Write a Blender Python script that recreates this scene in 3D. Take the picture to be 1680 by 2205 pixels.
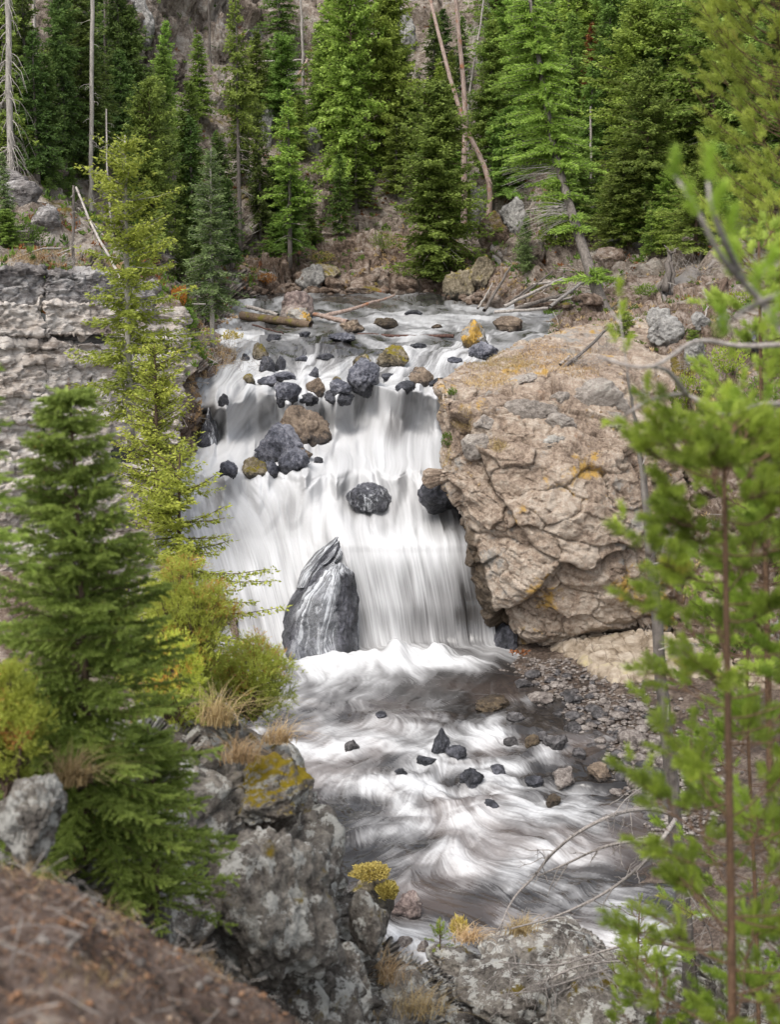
import bpy, bmesh, math
import numpy as np
from math import radians, sin, cos, tan, pi
from mathutils import Vector, Matrix, Euler

for o in list(bpy.data.objects):
    bpy.data.objects.remove(o)
SC = bpy.context.scene
COL = SC.collection
rng = np.random.default_rng(7)

# ------------------------------------------------------------------ camera, sky, sun, exposure
PITCH = radians(12.0)
VFOV = radians(36.0)
cam_d = bpy.data.cameras.new("camera")
cam = bpy.data.objects.new("camera", cam_d)
COL.objects.link(cam)
cam.location = (0, 0, 0)
cam.rotation_euler = (radians(90) - PITCH, 0, 0)
cam_d.sensor_fit = 'VERTICAL'
cam_d.sensor_height = 36.0
cam_d.lens = 18.0 / tan(VFOV / 2)
cam_d.clip_start = 0.1
cam_d.clip_end = 3000
cam_d.dof.use_dof = True
cam_d.dof.focus_distance = 78.0
cam_d.dof.aperture_fstop = 2.7
SC.camera = cam

SUN_EL, SUN_AZ = radians(56), radians(212)      # azimuth clockwise from +Y
world = bpy.data.worlds.new("World")
SC.world = world
world.use_nodes = True
wt = world.node_tree
for n in list(wt.nodes):
    wt.nodes.remove(n)
wo = wt.nodes.new('ShaderNodeOutputWorld')
wb = wt.nodes.new('ShaderNodeBackground')
ws = wt.nodes.new('ShaderNodeTexSky')
wh = wt.nodes.new('ShaderNodeHueSaturation')
ws.sky_type = 'NISHITA'
ws.sun_disc = False
ws.sun_elevation = SUN_EL
ws.sun_rotation = SUN_AZ
ws.dust_density = 3.0
wh.inputs['Saturation'].default_value = 0.30      # bright overcast: nearly neutral sky light
wt.links.new(ws.outputs[0], wh.inputs['Color'])
wt.links.new(wh.outputs[0], wb.inputs['Color'])
wt.links.new(wb.outputs[0], wo.inputs['Surface'])
wb.inputs['Strength'].default_value = 0.15

sun_d = bpy.data.lights.new("sun", 'SUN')
sun_d.energy = 1.3
sun_d.angle = radians(32)
sun_d.color = (1.0, 0.95, 0.88)
sun = bpy.data.objects.new("sun", sun_d)
COL.objects.link(sun)
sd = Vector((sin(SUN_AZ) * cos(SUN_EL), cos(SUN_AZ) * cos(SUN_EL), sin(SUN_EL)))
sun.rotation_euler = sd.to_track_quat('Z', 'Y').to_euler()

SC.view_settings.view_transform = 'Standard'
SC.view_settings.look = 'None'
SC.view_settings.gamma = 1.0
SC.view_settings.use_curve_mapping = False
SC.view_settings.exposure = 0.93
SC.render.engine = 'CYCLES'
SC.cycles.max_bounces = 6
SC.cycles.diffuse_bounces = 4
SC.cycles.glossy_bounces = 2
SC.cycles.transmission_bounces = 3
SC.cycles.transparent_max_bounces = 8
SC.cycles.caustics_reflective = False
SC.cycles.caustics_refractive = False
SC.cycles.use_denoising = True

# ------------------------------------------------------------------ measuring: a sheet of 1680 x 2205 units laid over the view
PW, PH = 1680.0, 2205.0
FD = PH / 2 / tan(VFOV / 2)
CP, SP = cos(PITCH), sin(PITCH)

def ray(x, y):
    x = np.asarray(x, float); y = np.asarray(y, float)
    a = (x - PW / 2) / FD; b = (PH / 2 - y) / FD
    return np.stack([a, CP + SP * b, -SP + CP * b], -1)

def PD(x, y, D):
    """world point on the ray through (x, y), D metres ahead"""
    r = ray(x, y)
    return r * (np.asarray(D, float) / r[..., 1])[..., None]

def PZ(x, y, z):
    """world point on the ray through (x, y), at height z"""
    r = ray(x, y)
    return r * (np.asarray(z, float) / r[..., 2])[..., None]

def PROJ(P):
    P = np.asarray(P, float)
    f = P[..., 1] * CP - P[..., 2] * SP
    u = P[..., 1] * SP + P[..., 2] * CP
    return P[..., 0] / f * FD + PW / 2, PH / 2 - u / f * FD, f

# ------------------------------------------------------------------ noise
def _h(ix, iy, iz, s):
    h = (ix.astype(np.uint32) * np.uint32(374761393) + iy.astype(np.uint32) * np.uint32(668265263)
         + iz.astype(np.uint32) * np.uint32(2147483647) + np.uint32((s * 974711) & 0xffffffff))
    h ^= h >> np.uint32(13); h *= np.uint32(1274126177); h ^= h >> np.uint32(16)
    h *= np.uint32(2246822519); h ^= h >> np.uint32(13)
    return h.astype(np.float64) / 4294967295.0

def vnoise(P, s=0):
    i = np.floor(P).astype(np.int64); f = P - i
    u = f * f * f * (f * (f * 6 - 15) + 10)
    ix, iy, iz = i[..., 0], i[..., 1], i[..., 2]
    r = 0
    for dx in (0, 1):
        wx = u[..., 0] if dx else 1 - u[..., 0]
        for dy in (0, 1):
            wy = u[..., 1] if dy else 1 - u[..., 1]
            for dz in (0, 1):
                wz = u[..., 2] if dz else 1 - u[..., 2]
                r = r + wx * wy * wz * _h(ix + dx, iy + dy, iz + dz, s)
    return r * 2 - 1

def fbm(P, o=5, s=0, g=0.5, lac=2.03):
    a = 1.0; t = 0.0; r = 0.0
    for k in range(o):
        r = r + a * vnoise(P, s + k * 17); t += a; a *= g; P = P * lac + 3.7
    return r / t * 1.6

def ridged(P, o=5, s=0, g=0.5, lac=2.1):
    a = 1.0; t = 0.0; r = 0.0
    for k in range(o):
        r = r + a * (1 - 2 * np.abs(vnoise(P, s + k * 17))); t += a; a *= g; P = P * lac + 5.1
    return r / t

def worley(P, s=0):
    i = np.floor(P).astype(np.int64)
    f1 = np.full(P.shape[:-1], 9.0); f2 = f1.copy()
    idv = np.zeros(f1.shape); loc = np.zeros(P.shape); v3 = np.zeros(P.shape)
    for dx in (-1, 0, 1):
        for dy in (-1, 0, 1):
            for dz in (-1, 0, 1):
                c = i + np.array([dx, dy, dz])
                hx = _h(c[..., 0], c[..., 1], c[..., 2], s + 1)
                hy = _h(c[..., 0], c[..., 1], c[..., 2], s + 2)
                hz = _h(c[..., 0], c[..., 1], c[..., 2], s + 3)
                q = c + np.stack([hx, hy, hz], -1)
                d = P - q
                dd = np.sqrt((d * d).sum(-1))
                closer = dd < f1
                f2 = np.where(closer, f1, np.minimum(f2, dd))
                f1 = np.where(closer, dd, f1)
                hid = (hx * 7.31 + hy * 3.17 + hz * 5.7) % 1.0
                idv = np.where(closer, hid, idv)
                loc = np.where(closer[..., None], d, loc)
                v3 = np.where(closer[..., None], np.stack([hy, hz, hx], -1) * 2 - 1, v3)
    return f1, f2, idv, loc, v3

def smooth(a, b, x):
    t = np.clip((x - a) / (b - a), 0, 1)
    return t * t * (3 - 2 * t)

def facets(P, scale, s=0, stretch=(1, 1, 1), warp=0.35, tilt=0.9, crack=0.5, cw=0.08):
    """broken-rock relief, about -1..1: tilted blocks parted by cracks"""
    Q = P / scale * np.array(stretch)
    w = np.stack([fbm(Q * 1.3, 3, s + 50), fbm(Q * 1.3 + 9, 3, s + 60), fbm(Q * 1.3 + 19, 3, s + 70)], -1)
    f1, f2, idv, loc, v3 = worley(Q + warp * w, s)
    return (idv - 0.5) + tilt * (loc * v3).sum(-1) - crack * np.exp(-(f2 - f1) / cw)

# ------------------------------------------------------------------ meshes and tags
def tag(o, label=None, cat=None, group=None, kind=None):
    if label: o['label'] = label
    if cat: o['category'] = cat
    if group: o['group'] = group
    if kind: o['kind'] = kind
    return o

def mesh(name, V, F, mat=None, smooth_=True, attrs=None, mats=None, midx=None):
    """F: list of int arrays (n,3) or (n,4), or one such array"""
    me = bpy.data.meshes.new(name)
    V = np.asarray(V, np.float32).reshape(-1, 3)
    if isinstance(F, np.ndarray): F = [F]
    F = [f for f in F if len(f)]
    nl = sum(f.size for f in F); nf = sum(len(f) for f in F)
    me.vertices.add(len(V)); me.vertices.foreach_set('co', V.ravel())
    me.loops.add(nl); me.polygons.add(nf)
    me.loops.foreach_set('vertex_index', np.concatenate([f.ravel() for f in F]).astype(np.int32))
    tot = np.concatenate([np.full(len(f), f.shape[1]) for f in F]).astype(np.int32)
    st = np.concatenate([[0], np.cumsum(tot)[:-1]]).astype(np.int32)
    me.polygons.foreach_set('loop_start', st)
    me.polygons.foreach_set('loop_total', tot)
    me.polygons.foreach_set('use_smooth', np.full(nf, bool(smooth_)))
    if mat: me.materials.append(mat)
    if mats:
        for m in mats: me.materials.append(m)
        me.polygons.foreach_set('material_index', np.asarray(midx, np.int32))
    for k, a in (attrs or {}).items():
        a = np.asarray(a, np.float32)
        at = me.attributes.new(k, 'FLOAT', 'POINT')
        at.data.foreach_set('value', a.ravel())
    me.update(); me.validate()
    return me

def obj(name, me, parent=None, loc=(0, 0, 0), rot=(0, 0, 0), scale=(1, 1, 1)):
    o = bpy.data.objects.new(name, me)
    COL.objects.link(o)
    o.location = loc; o.rotation_euler = rot; o.scale = scale
    if parent: o.parent = parent
    return o

def empty(name, loc=(0, 0, 0), rot=(0, 0, 0), scale=(1, 1, 1)):
    o = obj(name, None, None, loc, rot, scale)
    o.empty_display_size = 0.2
    return o

def gridF(R, C):
    a = np.arange(R * C).reshape(R, C)
    return np.stack([a[:-1, :-1], a[1:, :-1], a[1:, 1:], a[:-1, 1:]], -1).reshape(-1, 4)

def resample(A, n):
    """Catmull-Rom along axis 0 to n samples"""
    R = A.shape[0]
    t = np.linspace(0, R - 1 - 1e-9, n); i = t.astype(int); f = (t - i)
    f = f.reshape((-1,) + (1,) * (A.ndim - 1))
    B = np.concatenate([2 * A[:1] - A[1:2], A, 2 * A[-1:] - A[-2:-1]], 0)
    p0, p1, p2, p3 = B[i], B[i + 1], B[i + 2], B[i + 3]
    return 0.5 * (2 * p1 + (p2 - p0) * f + (2 * p0 - 5 * p1 + 4 * p2 - p3) * f ** 2 + (3 * p1 - p0 - 3 * p2 + p3) * f ** 3)

def grid_normals(P):
    du = np.gradient(P, axis=1); dv = np.gradient(P, axis=0)
    n = np.cross(du, dv)
    return n / (np.linalg.norm(n, axis=-1, keepdims=True) + 1e-9)

TERR = {}
def patch(name, ctrl, nu, nv, disp=None, mat=None, kind='structure', toward=None, register=True, attrs=None, parent=None):
    """ctrl (R, C, 3) world points -> dense relief sheet; disp(P, N, U, V) gives metres along the normal that faces 'toward'"""
    P = resample(np.asarray(ctrl, float), nv)
    P = resample(P.transpose(1, 0, 2), nu).transpose(1, 0, 2)
    N = grid_normals(P)
    toward = np.zeros(3) if toward is None else np.asarray(toward, float)
    sgn = np.sign(((toward - P) * N).sum(-1).mean())
    N = N * sgn
    if disp is not None:
        U, V = np.meshgrid(np.linspace(0, 1, nu), np.linspace(0, 1, nv))
        d = disp(P, N, U, V)
        P = P + (N * d[..., None] if d.ndim == 2 else d)
    F = gridF(nv, nu)
    if sgn > 0: F = F[:, ::-1]
    me = mesh(name, P, F, mat, True, attrs)
    # faces must look toward the viewer's side
    o = obj(name, me, parent)
    if kind: o['kind'] = kind
    if register:
        x, y, d = PROJ(P.reshape(-1, 3))
        TERR[o.name] = (P.reshape(-1, 3), np.stack([x, y], -1), d)
    return o

def ground(x, y, names, r=7.0):
    """the point of the named terrain seen at (x, y)"""
    best = None
    for n in names:
        P, q, d = TERR[n]
        e = np.hypot(q[:, 0] - x, q[:, 1] - y)
        m = e < r
        k = np.where(m)[0]
        if len(k):
            k = k[np.argmin(d[k] + e[k] * 0.02)]
            if best is None or d[k] < best[1]: best = (P[k], d[k])
        elif best is None:
            k = np.argmin(e)
            if e[k] < 60: best = (P[k], d[k] + 500)
    return best[0] if best is not None else PD(x, y, 120)

def tube(pts, rad, sides=6, cap=True):
    """verts, quads of a tube along pts with radius per point"""
    pts = np.asarray(pts, float); n = len(pts)
    rad = np.broadcast_to(np.asarray(rad, float), (n,))
    T = np.gradient(pts, axis=0); T /= np.linalg.norm(T, axis=1, keepdims=True) + 1e-9
    ref = np.array([0, 0, 1.0]) if abs(T[:, 2]).mean() < 0.8 else np.array([1.0, 0, 0])
    A = np.cross(T, ref); A /= np.linalg.norm(A, axis=1, keepdims=True) + 1e-9
    B = np.cross(T, A)
    th = np.linspace(0, 2 * pi, sides, endpoint=False)
    V = pts[:, None] + rad[:, None, None] * (np.cos(th)[None, :, None] * A[:, None] + np.sin(th)[None, :, None] * B[:, None])
    a = np.arange(n * sides).reshape(n, sides); b = np.roll(a, -1, 1)
    F = np.stack([a[:-1], b[:-1], b[1:], a[1:]], -1).reshape(-1, 4)
    V = V.reshape(-1, 3)
    if cap:
        V = np.concatenate([V, pts[:1], pts[-1:]])
        c0, c1 = n * sides, n * sides + 1
        F = np.concatenate([F, np.stack([b[0], a[0], np.full(sides, c0), np.full(sides, c0)], -1)[:, [0, 1, 2, 2]],
                            np.stack([a[-1], b[-1], np.full(sides, c1), np.full(sides, c1)], -1)[:, [0, 1, 2, 2]]])
    return V, F

class MB:
    def __init__(s): s.V = []; s.Q = []; s.T = []; s.A = []; s.n = 0
    def add(s, V, F, tint=None):
        V = np.asarray(V, float).reshape(-1, 3)
        F = np.asarray(F)
        if F.shape[1] == 4:
            deg = F[:, 2] == F[:, 3]
            if (~deg).any(): s.Q.append(F[~deg] + s.n)
            if deg.any(): s.T.append(F[deg][:, :3] + s.n)
        else: s.T.append(F + s.n)
        s.V.append(V); s.n += len(V)
        s.A.append(np.broadcast_to(np.asarray(0.5 if tint is None else tint, float), (len(V),)))
    def mesh(s, name, mat, smooth_=True):
        F = []
        if s.Q: F.append(np.concatenate(s.Q))
        if s.T: F.append(np.concatenate(s.T))
        return mesh(name, np.concatenate(s.V), F, mat, smooth_, {'tint': np.concatenate(s.A)})

# ------------------------------------------------------------------ materials
class NT:
    def __init__(s, name):
        s.m = bpy.data.materials.new(name); s.m.use_nodes = True
        s.t = s.m.node_tree
        for n in list(s.t.nodes): s.t.nodes.remove(n)
        s.out = s.t.nodes.new('ShaderNodeOutputMaterial')
    def n(s, ty, **k):
        n = s.t.nodes.new(ty)
        for a, b in k.items(): setattr(n, a, b)
        return n
    def set(s, sock, v):
        if isinstance(v, bpy.types.NodeSocket): s.t.links.new(v, sock)
        elif isinstance(v, (tuple, list)) and sock.type == 'RGBA': sock.default_value = (*v[:3], 1)
        else: sock.default_value = v
    def pos(s): return s.n('ShaderNodeNewGeometry').outputs['Position']
    def nrm(s): return s.n('ShaderNodeNewGeometry').outputs['Normal']
    def sep(s, v, k):
        n = s.n('ShaderNodeSeparateXYZ'); s.set(n.inputs[0], v); return n.outputs[k]
    def attr(s, name): return s.n('ShaderNodeAttribute', attribute_name=name).outputs['Fac']
    def map(s, v, scale=(1, 1, 1), loc=(0, 0, 0)):
        n = s.n('ShaderNodeMapping'); s.set(n.inputs['Vector'], v)
        n.inputs['Scale'].default_value = scale; n.inputs['Location'].default_value = loc
        return n.outputs[0]
    def noise(s, v, sc=1, det=6, ro=0.55, dist=0.0):
        n = s.n('ShaderNodeTexNoise'); s.set(n.inputs['Vector'], v)
        n.inputs['Scale'].default_value = sc; n.inputs['Detail'].default_value = det
        n.inputs['Roughness'].default_value = ro; n.inputs['Distortion'].default_value = dist
        return n.outputs['Fac']
    def voro(s, v, sc=1, feat='F1', out='Distance'):
        n = s.n('ShaderNodeTexVoronoi', feature=feat); s.set(n.inputs['Vector'], v)
        n.inputs['Scale'].default_value = sc
        return n.outputs[out]
    def ramp(s, f, stops, interp='LINEAR'):
        n = s.n('ShaderNodeValToRGB'); s.set(n.inputs[0], f)
        r = n.color_ramp; r.interpolation = interp
        while len(r.elements) < len(stops): r.elements.new(0.5)
        for e, (p, c) in zip(r.elements, stops):
            e.position = p; e.color = (*c, 1) if len(c) == 3 else c
        return n.outputs[0]
    def rng(s, f, a, b, c=0.0, d=1.0):
        n = s.n('ShaderNodeMapRange'); n.interpolation_type = 'SMOOTHSTEP'
        s.set(n.inputs[0], f)
        for i, v in enumerate((a, b, c, d)): n.inputs[1 + i].default_value = v
        return n.outputs[0]
    def mix(s, f, a, b, blend='MIX'):
        n = s.n('ShaderNodeMix', data_type='RGBA', blend_type=blend)
        s.set(n.inputs[0], f); s.set(n.inputs[6], a); s.set(n.inputs[7], b)
        return n.outputs[2]
    def math(s, op, a, b=0.0, clamp=False):
        n = s.n('ShaderNodeMath', operation=op, use_clamp=clamp)
        s.set(n.inputs[0], a); s.set(n.inputs[1], b); return n.outputs[0]
    def bump(s, h, st=0.5, d=0.1):
        n = s.n('ShaderNodeBump'); s.set(n.inputs['Height'], h)
        n.inputs['Strength'].default_value = st; n.inputs['Distance'].default_value = d
        return n.outputs[0]
    def bsdf(s, col, rough=0.8, spec=0.3, normal=None, **k):
        n = s.n('ShaderNodeBsdfPrincipled')
        s.set(n.inputs['Base Color'], col); s.set(n.inputs['Roughness'], rough)
        s.set(n.inputs['Specular IOR Level'], spec)
        if normal is not None: s.set(n.inputs['Normal'], normal)
        for a, b in k.items(): s.set(n.inputs[a], b)
        return n.outputs[0]
    def done(s, sh):
        s.t.links.new(sh, s.out.inputs['Surface']); return s.m

def rock_mat(name, dark, mid, light, lichens=(), wet=False, damp=None, moss=None, fs=1.0, rough=0.85, spec=0.25, strata=0.0, stain=None, wetline=None, big=0.35, bump=0.6):
    m = NT(name); p = m.pos()
    if strata: q = m.map(p, (fs * 0.45, fs * 0.45, fs * strata))
    else: q = m.map(p, (fs,) * 3)
    n1 = m.noise(q, big, 6, 0.6, 0.6)
    n2 = m.noise(q, 2.6, 9, 0.68)
    n3 = m.noise(q, 11.0, 5, 0.7)
    f = m.math('ADD', m.math('ADD', m.math('MULTIPLY', n1, 0.75), m.math('MULTIPLY', n2, 0.8)), m.math('MULTIPLY', n3, 0.35))
    f = m.math('SUBTRACT', f, 0.45)
    col = m.ramp(f, [(0.32, dark), (0.48, mid), (0.66, light)])
    if stain:
        c, a = stain
        k = m.rng(m.noise(m.map(p, (fs * 0.6, fs * 0.6, fs * 0.25), (3, 8, 1)), 0.8, 5, 0.6), 0.62 - a, 0.75 - a)
        col = m.mix(m.math('MULTIPLY', k, 0.8), col, c)
    for i, (c, a, sc) in enumerate(lichens):
        big_ = m.noise(m.map(p, (fs,) * 3, (11.3 * i + 2, 4.1 * i, 7.7)), sc, 3, 0.5)
        fine = m.noise(m.map(p, (fs,) * 3, (1.3, 9.1 * i, 2.7)), sc * 6, 6, 0.7)
        k = m.rng(m.math('ADD', m.math('MULTIPLY', big_, 0.65), m.math('MULTIPLY', fine, 0.35)), 0.60 - a, 0.66 - a)
        col = m.mix(m.math('MULTIPLY', k, 0.85), col, c)
    if moss:
        c, a, sc = moss
        up = m.rng(m.sep(m.nrm(), 'Z'), 0.15, 0.75)
        k = m.noise(m.map(p, (fs,) * 3, (5, 1, 3)), sc, 6, 0.65)
        k = m.math('MULTIPLY', m.rng(k, 0.58 - a, 0.66 - a), up)
        k2 = m.noise(p, sc * 5 * fs, 4, 0.6)
        col = m.mix(k, col, m.mix(k2, c, tuple(0.5 * v for v in c)))
    if wet:      # dark waterline on stones standing in the river (lowest part of the stone)
        oz = m.sep(m.n('ShaderNodeTexCoord').outputs['Object'], 'Z')
        k = m.rng(m.math('ADD', oz, m.math('MULTIPLY', m.math('SUBTRACT', n2, 0.5), 0.5)), 0.10, 0.30, 1.0, 0.0)
        col = m.mix(m.math('MULTIPLY', k, 0.75), col, (0.02, 0.02, 0.022))
        rough = m.math('SUBTRACT', rough, m.math('MULTIPLY', k, rough * 0.55))
    if damp:     # soaked by the fall's spray, where the 'wet' attribute says so
        k = m.rng(m.math('ADD', m.attr('wet'), m.math('MULTIPLY', m.math('SUBTRACT', n1, 0.5), 0.9)), 0.35, 0.6)
        col = m.mix(m.math('MULTIPLY', k, 0.85), col, damp)
        rough = m.math('SUBTRACT', rough, m.math('MULTIPLY', k, rough * 0.5))
    h = m.math('ADD', m.math('MULTIPLY', n2, 0.7), m.math('MULTIPLY', m.noise(q, 9.0, 6, 0.7), 0.3))
    nb = m.bump(h, bump, 0.5 / fs)
    return m.done(m.bsdf(col, rough, spec, nb))

def leaf_mat(name, a, b, c=None, trans=0.45, hue=0.04):
    """needle colour runs from a to b with the spray's own tint; every plant differs a little"""
    m = NT(name)
    t = m.attr('tint')
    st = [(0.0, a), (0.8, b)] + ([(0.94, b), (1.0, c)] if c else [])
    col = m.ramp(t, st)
    oi = m.n('ShaderNodeObjectInfo').outputs['Random']
    hs = m.n('ShaderNodeHueSaturation')
    m.set(hs.inputs['Color'], col)
    m.set(hs.inputs['Hue'], m.rng(oi, 0, 1, 0.5 - hue * 0.6, 0.5 + hue * 0.3))
    m.set(hs.inputs['Value'], m.rng(m.math('FRACT', m.math('MULTIPLY', oi, 7.3)), 0, 1, 0.78, 1.2))
    col = hs.outputs[0]
    d = m.bsdf(col, 0.55, 0.25)
    tr = m.n('ShaderNodeBsdfTranslucent'); m.set(tr.inputs[0], col)
    mx = m.n('ShaderNodeMixShader'); mx.inputs[0].default_value = trans
    m.t.links.new(d, mx.inputs[1]); m.t.links.new(tr.outputs[0], mx.inputs[2])
    return m.done(mx.outputs[0])

def wood_mat(name, dark, light, fs=1.0, rough=0.85, orange=None):
    m = NT(name)
    p = m.n('ShaderNodeTexCoord').outputs['Object']
    a = m.noise(m.map(p, (fs * 4, fs * 4, fs * 0.8)), 1.6, 8, 0.65)
    b = m.noise(m.map(p, (fs, fs, fs)), 9, 5, 0.7)
    f = m.math('ADD', m.math('MULTIPLY', a, 0.6), m.math('MULTIPLY', b, 0.4))
    col = m.ramp(f, [(0.36, dark), (0.62, light)])
    if orange:
        col = m.mix(m.rng(m.noise(p, 1.1 * fs, 4), 0.55, 0.68), col, orange)
    return m.done(m.bsdf(col, rough, 0.2, m.bump(f, 0.6, 0.05 / fs)))

MAT = {}
MAT['boulder'] = rock_mat('boulder_rhyolite', (0.14, 0.10, 0.074), (0.325, 0.25, 0.19), (0.49, 0.415, 0.34),
    damp=(0.045, 0.03, 0.016), lichens=[((0.46, 0.28, 0.06), 0.02, 0.28), ((0.30, 0.285, 0.26), 0.03, 0.35)], stain=((0.28, 0.15, 0.08), 0.0), fs=1.0, bump=0.8)
MAT['plate'] = rock_mat('grey_plate_rock', (0.15, 0.13, 0.11), (0.285, 0.25, 0.22), (0.42, 0.385, 0.34),
    lichens=[((0.42, 0.27, 0.08), -0.05, 0.9)], fs=1.6, bump=0.8)
MAT['wet'] = rock_mat('wet_basalt', (0.008, 0.009, 0.012), (0.03, 0.031, 0.038), (0.12, 0.12, 0.14), fs=1.6, rough=0.38, spec=0.5, bump=0.8)
MAT['wet_brown'] = rock_mat('wet_brown_rock', (0.018, 0.012, 0.008), (0.06, 0.042, 0.025), (0.14, 0.10, 0.055), fs=1.3, rough=0.42, spec=0.5, bump=0.8)
MAT['blue_grey'] = rock_mat('blue_grey_rock', (0.022, 0.024, 0.032), (0.085, 0.088, 0.11), (0.25, 0.25, 0.28), fs=2.0, rough=0.6, spec=0.4, wet=True, bump=0.9)
MAT['brown_rock'] = rock_mat('brown_rock', (0.05, 0.04, 0.033), (0.17, 0.125, 0.09), (0.32, 0.25, 0.185), fs=1.8, rough=0.65, spec=0.35,
    lichens=[((0.06, 0.06, 0.065), 0.0, 0.5)], wet=True, bump=0.9)
MAT['mossy'] = rock_mat('mossy_rock', (0.06, 0.05, 0.035), (0.20, 0.165, 0.11), (0.36, 0.31, 0.23), fs=1.8, moss=((0.26, 0.21, 0.03), 0.10, 0.9), wet=True, bump=0.9)
MAT['lichen_rock'] = rock_mat('orange_lichen_rock', (0.16, 0.145, 0.13), (0.32, 0.30, 0.27), (0.47, 0.45, 0.41), fs=1.6,
    lichens=[((0.52, 0.30, 0.035), 0.10, 0.7)], wet=True, bump=0.8)
MAT['red_rock'] = rock_mat('reddish_boulder_rock', (0.10, 0.075, 0.07), (0.26, 0.20, 0.18), (0.42, 0.36, 0.32), fs=1.5,
    lichens=[((0.42, 0.22, 0.06), -0.01, 0.6), ((0.10, 0.09, 0.10), 0.0, 0.4)], wet=True, bump=0.8)
MAT['pale_rock'] = rock_mat('pale_grey_rock', (0.11, 0.105, 0.10), (0.25, 0.24, 0.225), (0.42, 0.405, 0.38), fs=1.6,
    lichens=[((0.13, 0.13, 0.11), -0.03, 1.0)], bump=0.8)
MAT['bank'] = rock_mat('bank_rock_and_soil', (0.05, 0.034, 0.024), (0.19, 0.135, 0.10), (0.40, 0.335, 0.285), fs=1.0,
    lichens=[((0.30, 0.10, 0.03), -0.035, 0.35), ((0.36, 0.35, 0.335), 0.0, 0.30)], moss=((0.22, 0.17, 0.025), 0.0, 0.25), bump=1.0)
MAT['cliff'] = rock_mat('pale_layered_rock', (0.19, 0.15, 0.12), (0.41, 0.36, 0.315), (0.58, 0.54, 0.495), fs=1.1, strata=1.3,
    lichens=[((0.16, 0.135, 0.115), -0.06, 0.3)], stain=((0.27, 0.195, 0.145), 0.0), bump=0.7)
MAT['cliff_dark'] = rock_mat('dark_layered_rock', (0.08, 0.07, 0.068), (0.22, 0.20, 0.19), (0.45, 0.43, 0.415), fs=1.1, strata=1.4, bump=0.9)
MAT['hill'] = rock_mat('hillside_rock', (0.07, 0.052, 0.04), (0.255, 0.205, 0.165), (0.47, 0.42, 0.365), fs=0.6,
    lichens=[((0.28, 0.10, 0.035), -0.03, 0.3), ((0.33, 0.31, 0.295), 0.02, 0.22)], moss=((0.19, 0.15, 0.025), 0.0, 0.3), bump=1.0)
MAT['near_rock'] = rock_mat('lichen_crusted_rock', (0.05, 0.042, 0.036), (0.17, 0.15, 0.13), (0.33, 0.30, 0.26), fs=3.0,
    lichens=[((0.56, 0.55, 0.51), 0.095, 1.6), ((0.42, 0.32, 0.05), -0.07, 0.8)], moss=((0.21, 0.15, 0.012), 0.0, 0.6), bump=1.0)
MAT['moss_cap'] = rock_mat('moss_capped_rock', (0.08, 0.065, 0.05), (0.22, 0.19, 0.16), (0.45, 0.43, 0.38), fs=3.0,
    lichens=[((0.55, 0.54, 0.50), 0.05, 1.3), ((0.36, 0.13, 0.05), -0.02, 0.9)], moss=((0.34, 0.25, 0.012), 0.24, 0.7), bump=1.0)
MAT['soil'] = rock_mat('needle_strewn_soil', (0.035, 0.024, 0.018), (0.12, 0.08, 0.062), (0.27, 0.205, 0.17), fs=6.0,
    lichens=[((0.22, 0.10, 0.055), -0.03, 0.8), ((0.40, 0.33, 0.27), 0.02, 1.2), ((0.10, 0.09, 0.03), -0.04, 1.5)], bump=1.0)
MAT['cracked'] = None
MAT['gravel'] = rock_mat('wet_gravel_bed', (0.025, 0.017, 0.012), (0.085, 0.058, 0.042), (0.21, 0.165, 0.13), fs=2.2, rough=0.5, spec=0.5, bump=1.0)
MAT['stone'] = rock_mat('bar_stone', (0.05, 0.04, 0.035), (0.155, 0.13, 0.115), (0.33, 0.295, 0.265), fs=2.6, rough=0.55, spec=0.4, big=0.9, bump=0.8)
MAT['stone_dark'] = rock_mat('wet_bar_stone', (0.014, 0.013, 0.014), (0.05, 0.045, 0.045), (0.15, 0.14, 0.14), fs=2.6, rough=0.35, spec=0.5, big=0.9, bump=0.8)
MAT['bark'] = wood_mat('grey_bark', (0.055, 0.046, 0.04), (0.20, 0.175, 0.155))
MAT['bark_brown'] = wood_mat('brown_bark', (0.045, 0.03, 0.022), (0.16, 0.11, 0.08))
MAT['bark_pale'] = wood_mat('pale_bark', (0.16, 0.145, 0.125), (0.42, 0.39, 0.35))
MAT['deadwood'] = wood_mat('weathered_deadwood', (0.16, 0.14, 0.125), (0.47, 0.43, 0.39))
MAT['deadwood_red'] = wood_mat('reddish_deadwood', (0.15, 0.10, 0.08), (0.42, 0.33, 0.28), orange=(0.28, 0.13, 0.07))
MAT['log_dark'] = wood_mat('wet_dark_log', (0.03, 0.02, 0.018), (0.13, 0.07, 0.055))
MAT['log_moss'] = wood_mat('mossy_log', (0.05, 0.035, 0.025), (0.22, 0.16, 0.11), orange=(0.16, 0.14, 0.03))
MAT['near_bark'] = wood_mat('young_pine_bark', (0.05, 0.03, 0.02), (0.19, 0.115, 0.07), fs=6)
MAT['near_dead'] = wood_mat('grey_dead_branch', (0.12, 0.10, 0.09), (0.40, 0.365, 0.335), fs=6)
# ------------------------------------------------------------------ terrain
def ctrl(cols):
    """cols: list over x of (x, [(y, D), ...]) or lists of (x, y, D)"""
    out = []
    for c in cols:
        if isinstance(c, tuple):
            x, l = c
            out.append([PD(x, y, D) for (y, D) in l])
        else:
            out.append([PD(x, y, D) for (x, y, D) in c])
    return np.array(out).transpose(1, 0, 2)

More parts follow.
